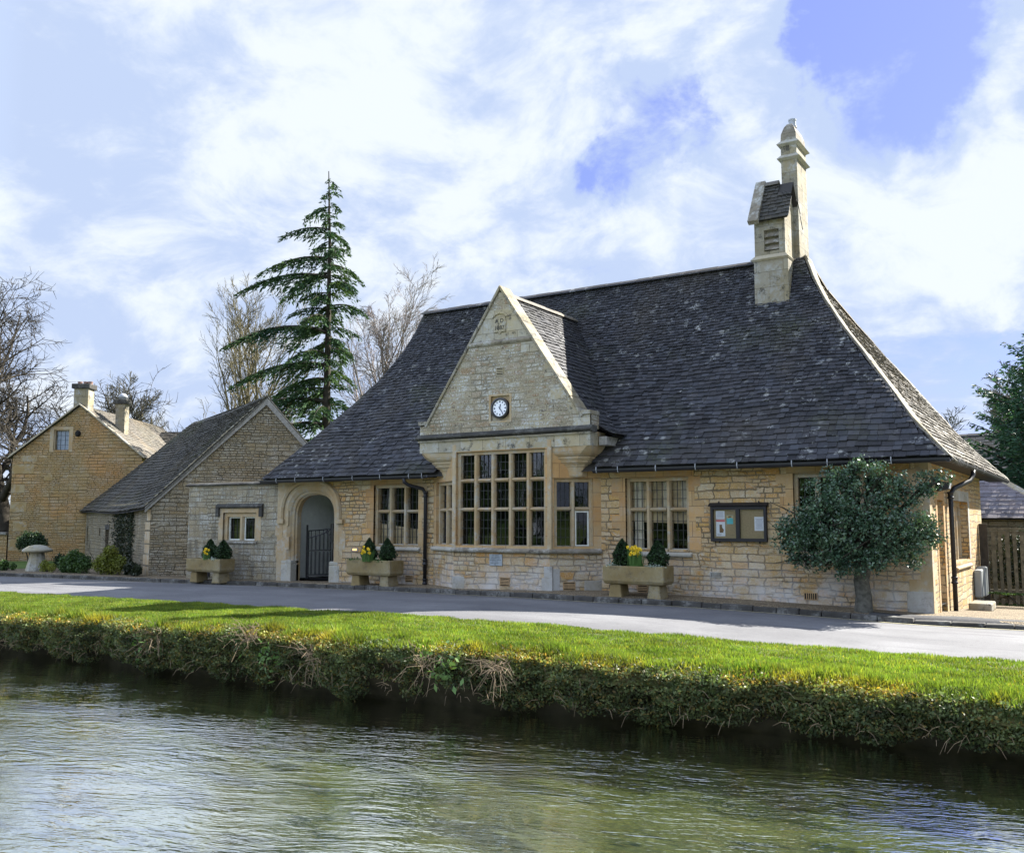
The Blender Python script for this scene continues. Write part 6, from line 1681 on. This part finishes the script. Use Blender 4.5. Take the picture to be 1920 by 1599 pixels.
dead_clump(-6.3, 9.5, -.22, 32, .36, 1.0, 'dense brush of pale dead stems hanging on the middle of the bank', 3, -.35)
dead_clump(-7.35, 9.4, -.25, 18, .46, 1.2, 'thin arching dead twigs beside the broad leaved sprig in mid bank', 4)
def sprig(x, y, z, n, label, seed):
    rg = np.random.default_rng(seed); P = np.array([x, y, z])+rg.normal(size=(n, 3))*np.array([.14, .07, .13])
    V, F = leaf_arrays(P, .085, rng=rg, aspect=.5, up=(0, -.3, .2)); tn = np.repeat(rg.uniform(.8, 2.0, n), 4)[:, None]*np.ones(3)
    o = fast_mesh('leafy_sprig', V, F, M['leaf_green'], base=(x, y, z), tint=tn); tag(o, label, 'plant', 'broad leaved sprigs on the stream bank')
sprig(-9.85, 9.12, -.28, 60, 'broad leaved sprig growing from the bank beside the tallest dead stems', 1)
sprig(-7.0, 9.35, -.24, 70, 'broad leaved sprig with bright leaves hanging in mid bank', 2)
sprig(-12.6, 9.1, -.3, 40, 'small broad leaved sprig among dead stems nearer the left', 3)

rgz = np.random.default_rng(13)
def grass(n, name):
    x = rgz.uniform(-26, 1.8, n); f = rgz.uniform(0, 1, n)
    bn = .10*np.sin(x*1.7)+.07*np.sin(x*4.1+1)+.05*np.sin(x*9.3)
    yb_ = brink_y(x)+bn-.10; yt = grass_y(x)+.05+.05*np.sin(x*3.3)+.04*np.sin(x*8.1)
    y = yb_+(yt-yb_)*f
    z = zgv(x)-.085-np.clip((.25-(y-yb_))/.25, 0, 1)*.09
    edge = np.clip(1-(y-yb_)/.85, 0, 1)
    tuft = np.clip(vnoise(x*1.7, y*2.4, 2)*1.8, 0, 1)
    h = .040+.018*rgz.random(n)+edge*tuft*.15*rgz.uniform(.5, 1.1, n)+.035*edge
    dry = np.clip((.30-(y-yb_))/.30, 0, 1)*np.clip(vnoise(x*2.1, y*.5, 8)*2.2+.35, 0, 1)
    h = h*(1-.55*dry)*(1+.45*vnoise(x*1.9+2, y*2.7, 11))
    w = .0055+.004*rgz.random(n)
    a = rgz.uniform(0, 2*pi, n); lean = h*rgz.uniform(.1, .75, n); b = rgz.uniform(0, 2*pi, n)
    lx = np.cos(b)*lean; ly = np.sin(b)*lean-edge*tuft*h*.12
    V = np.empty((n, 3, 3))
    V[:, 0] = np.stack([x-np.cos(a)*w, y-np.sin(a)*w, z], 1); V[:, 1] = np.stack([x+np.cos(a)*w, y+np.sin(a)*w, z], 1)
    V[:, 2] = np.stack([x+lx, y+ly, z+np.sqrt(np.maximum(h*h-lean*lean*.6, 1e-4))], 1)
    k = rgz.uniform(.6, 1.35, n)*(1+.30*vnoise(x*.9, y*1.4, 5)+.35*vnoise(x*2.7, y*3.9, 3))
    dry = np.maximum(dry, (rgz.random(n) < .05)*.7)
    t = np.stack([k*(1+2.1*dry), k*(1+.7*dry), k*(1+.6*dry)], 1)
    o = fast_mesh(name, V.reshape(-1, 3), np.arange(n*3).reshape(n, 3), M['blade'], tint=np.repeat(t, 3, axis=0)); tag(o, kind='stuff')
grass(260000, 'grass')

# wood on the far side of the stream, behind the photographer (seen only in reflections)
rw_ = np.random.default_rng(21)
n = 9000; x = rw_.uniform(-90, 45, n); hgt = 7.5+2.5*np.sin(x*.21)+1.8*np.sin(x*.53+1)
P = np.stack([x, rw_.uniform(-33, -27, n), rw_.uniform(0, 1, n)**.8*hgt], 1)
V, F = leaf_arrays(P, 1.3, rng=rw_, aspect=.8); o = fast_mesh('far_wood', V, F, M['leaf_green'], tint=np.repeat(rw_.uniform(.5, 1.4, n), 4)[:, None]*np.ones(3)); tag(o, kind='stuff')
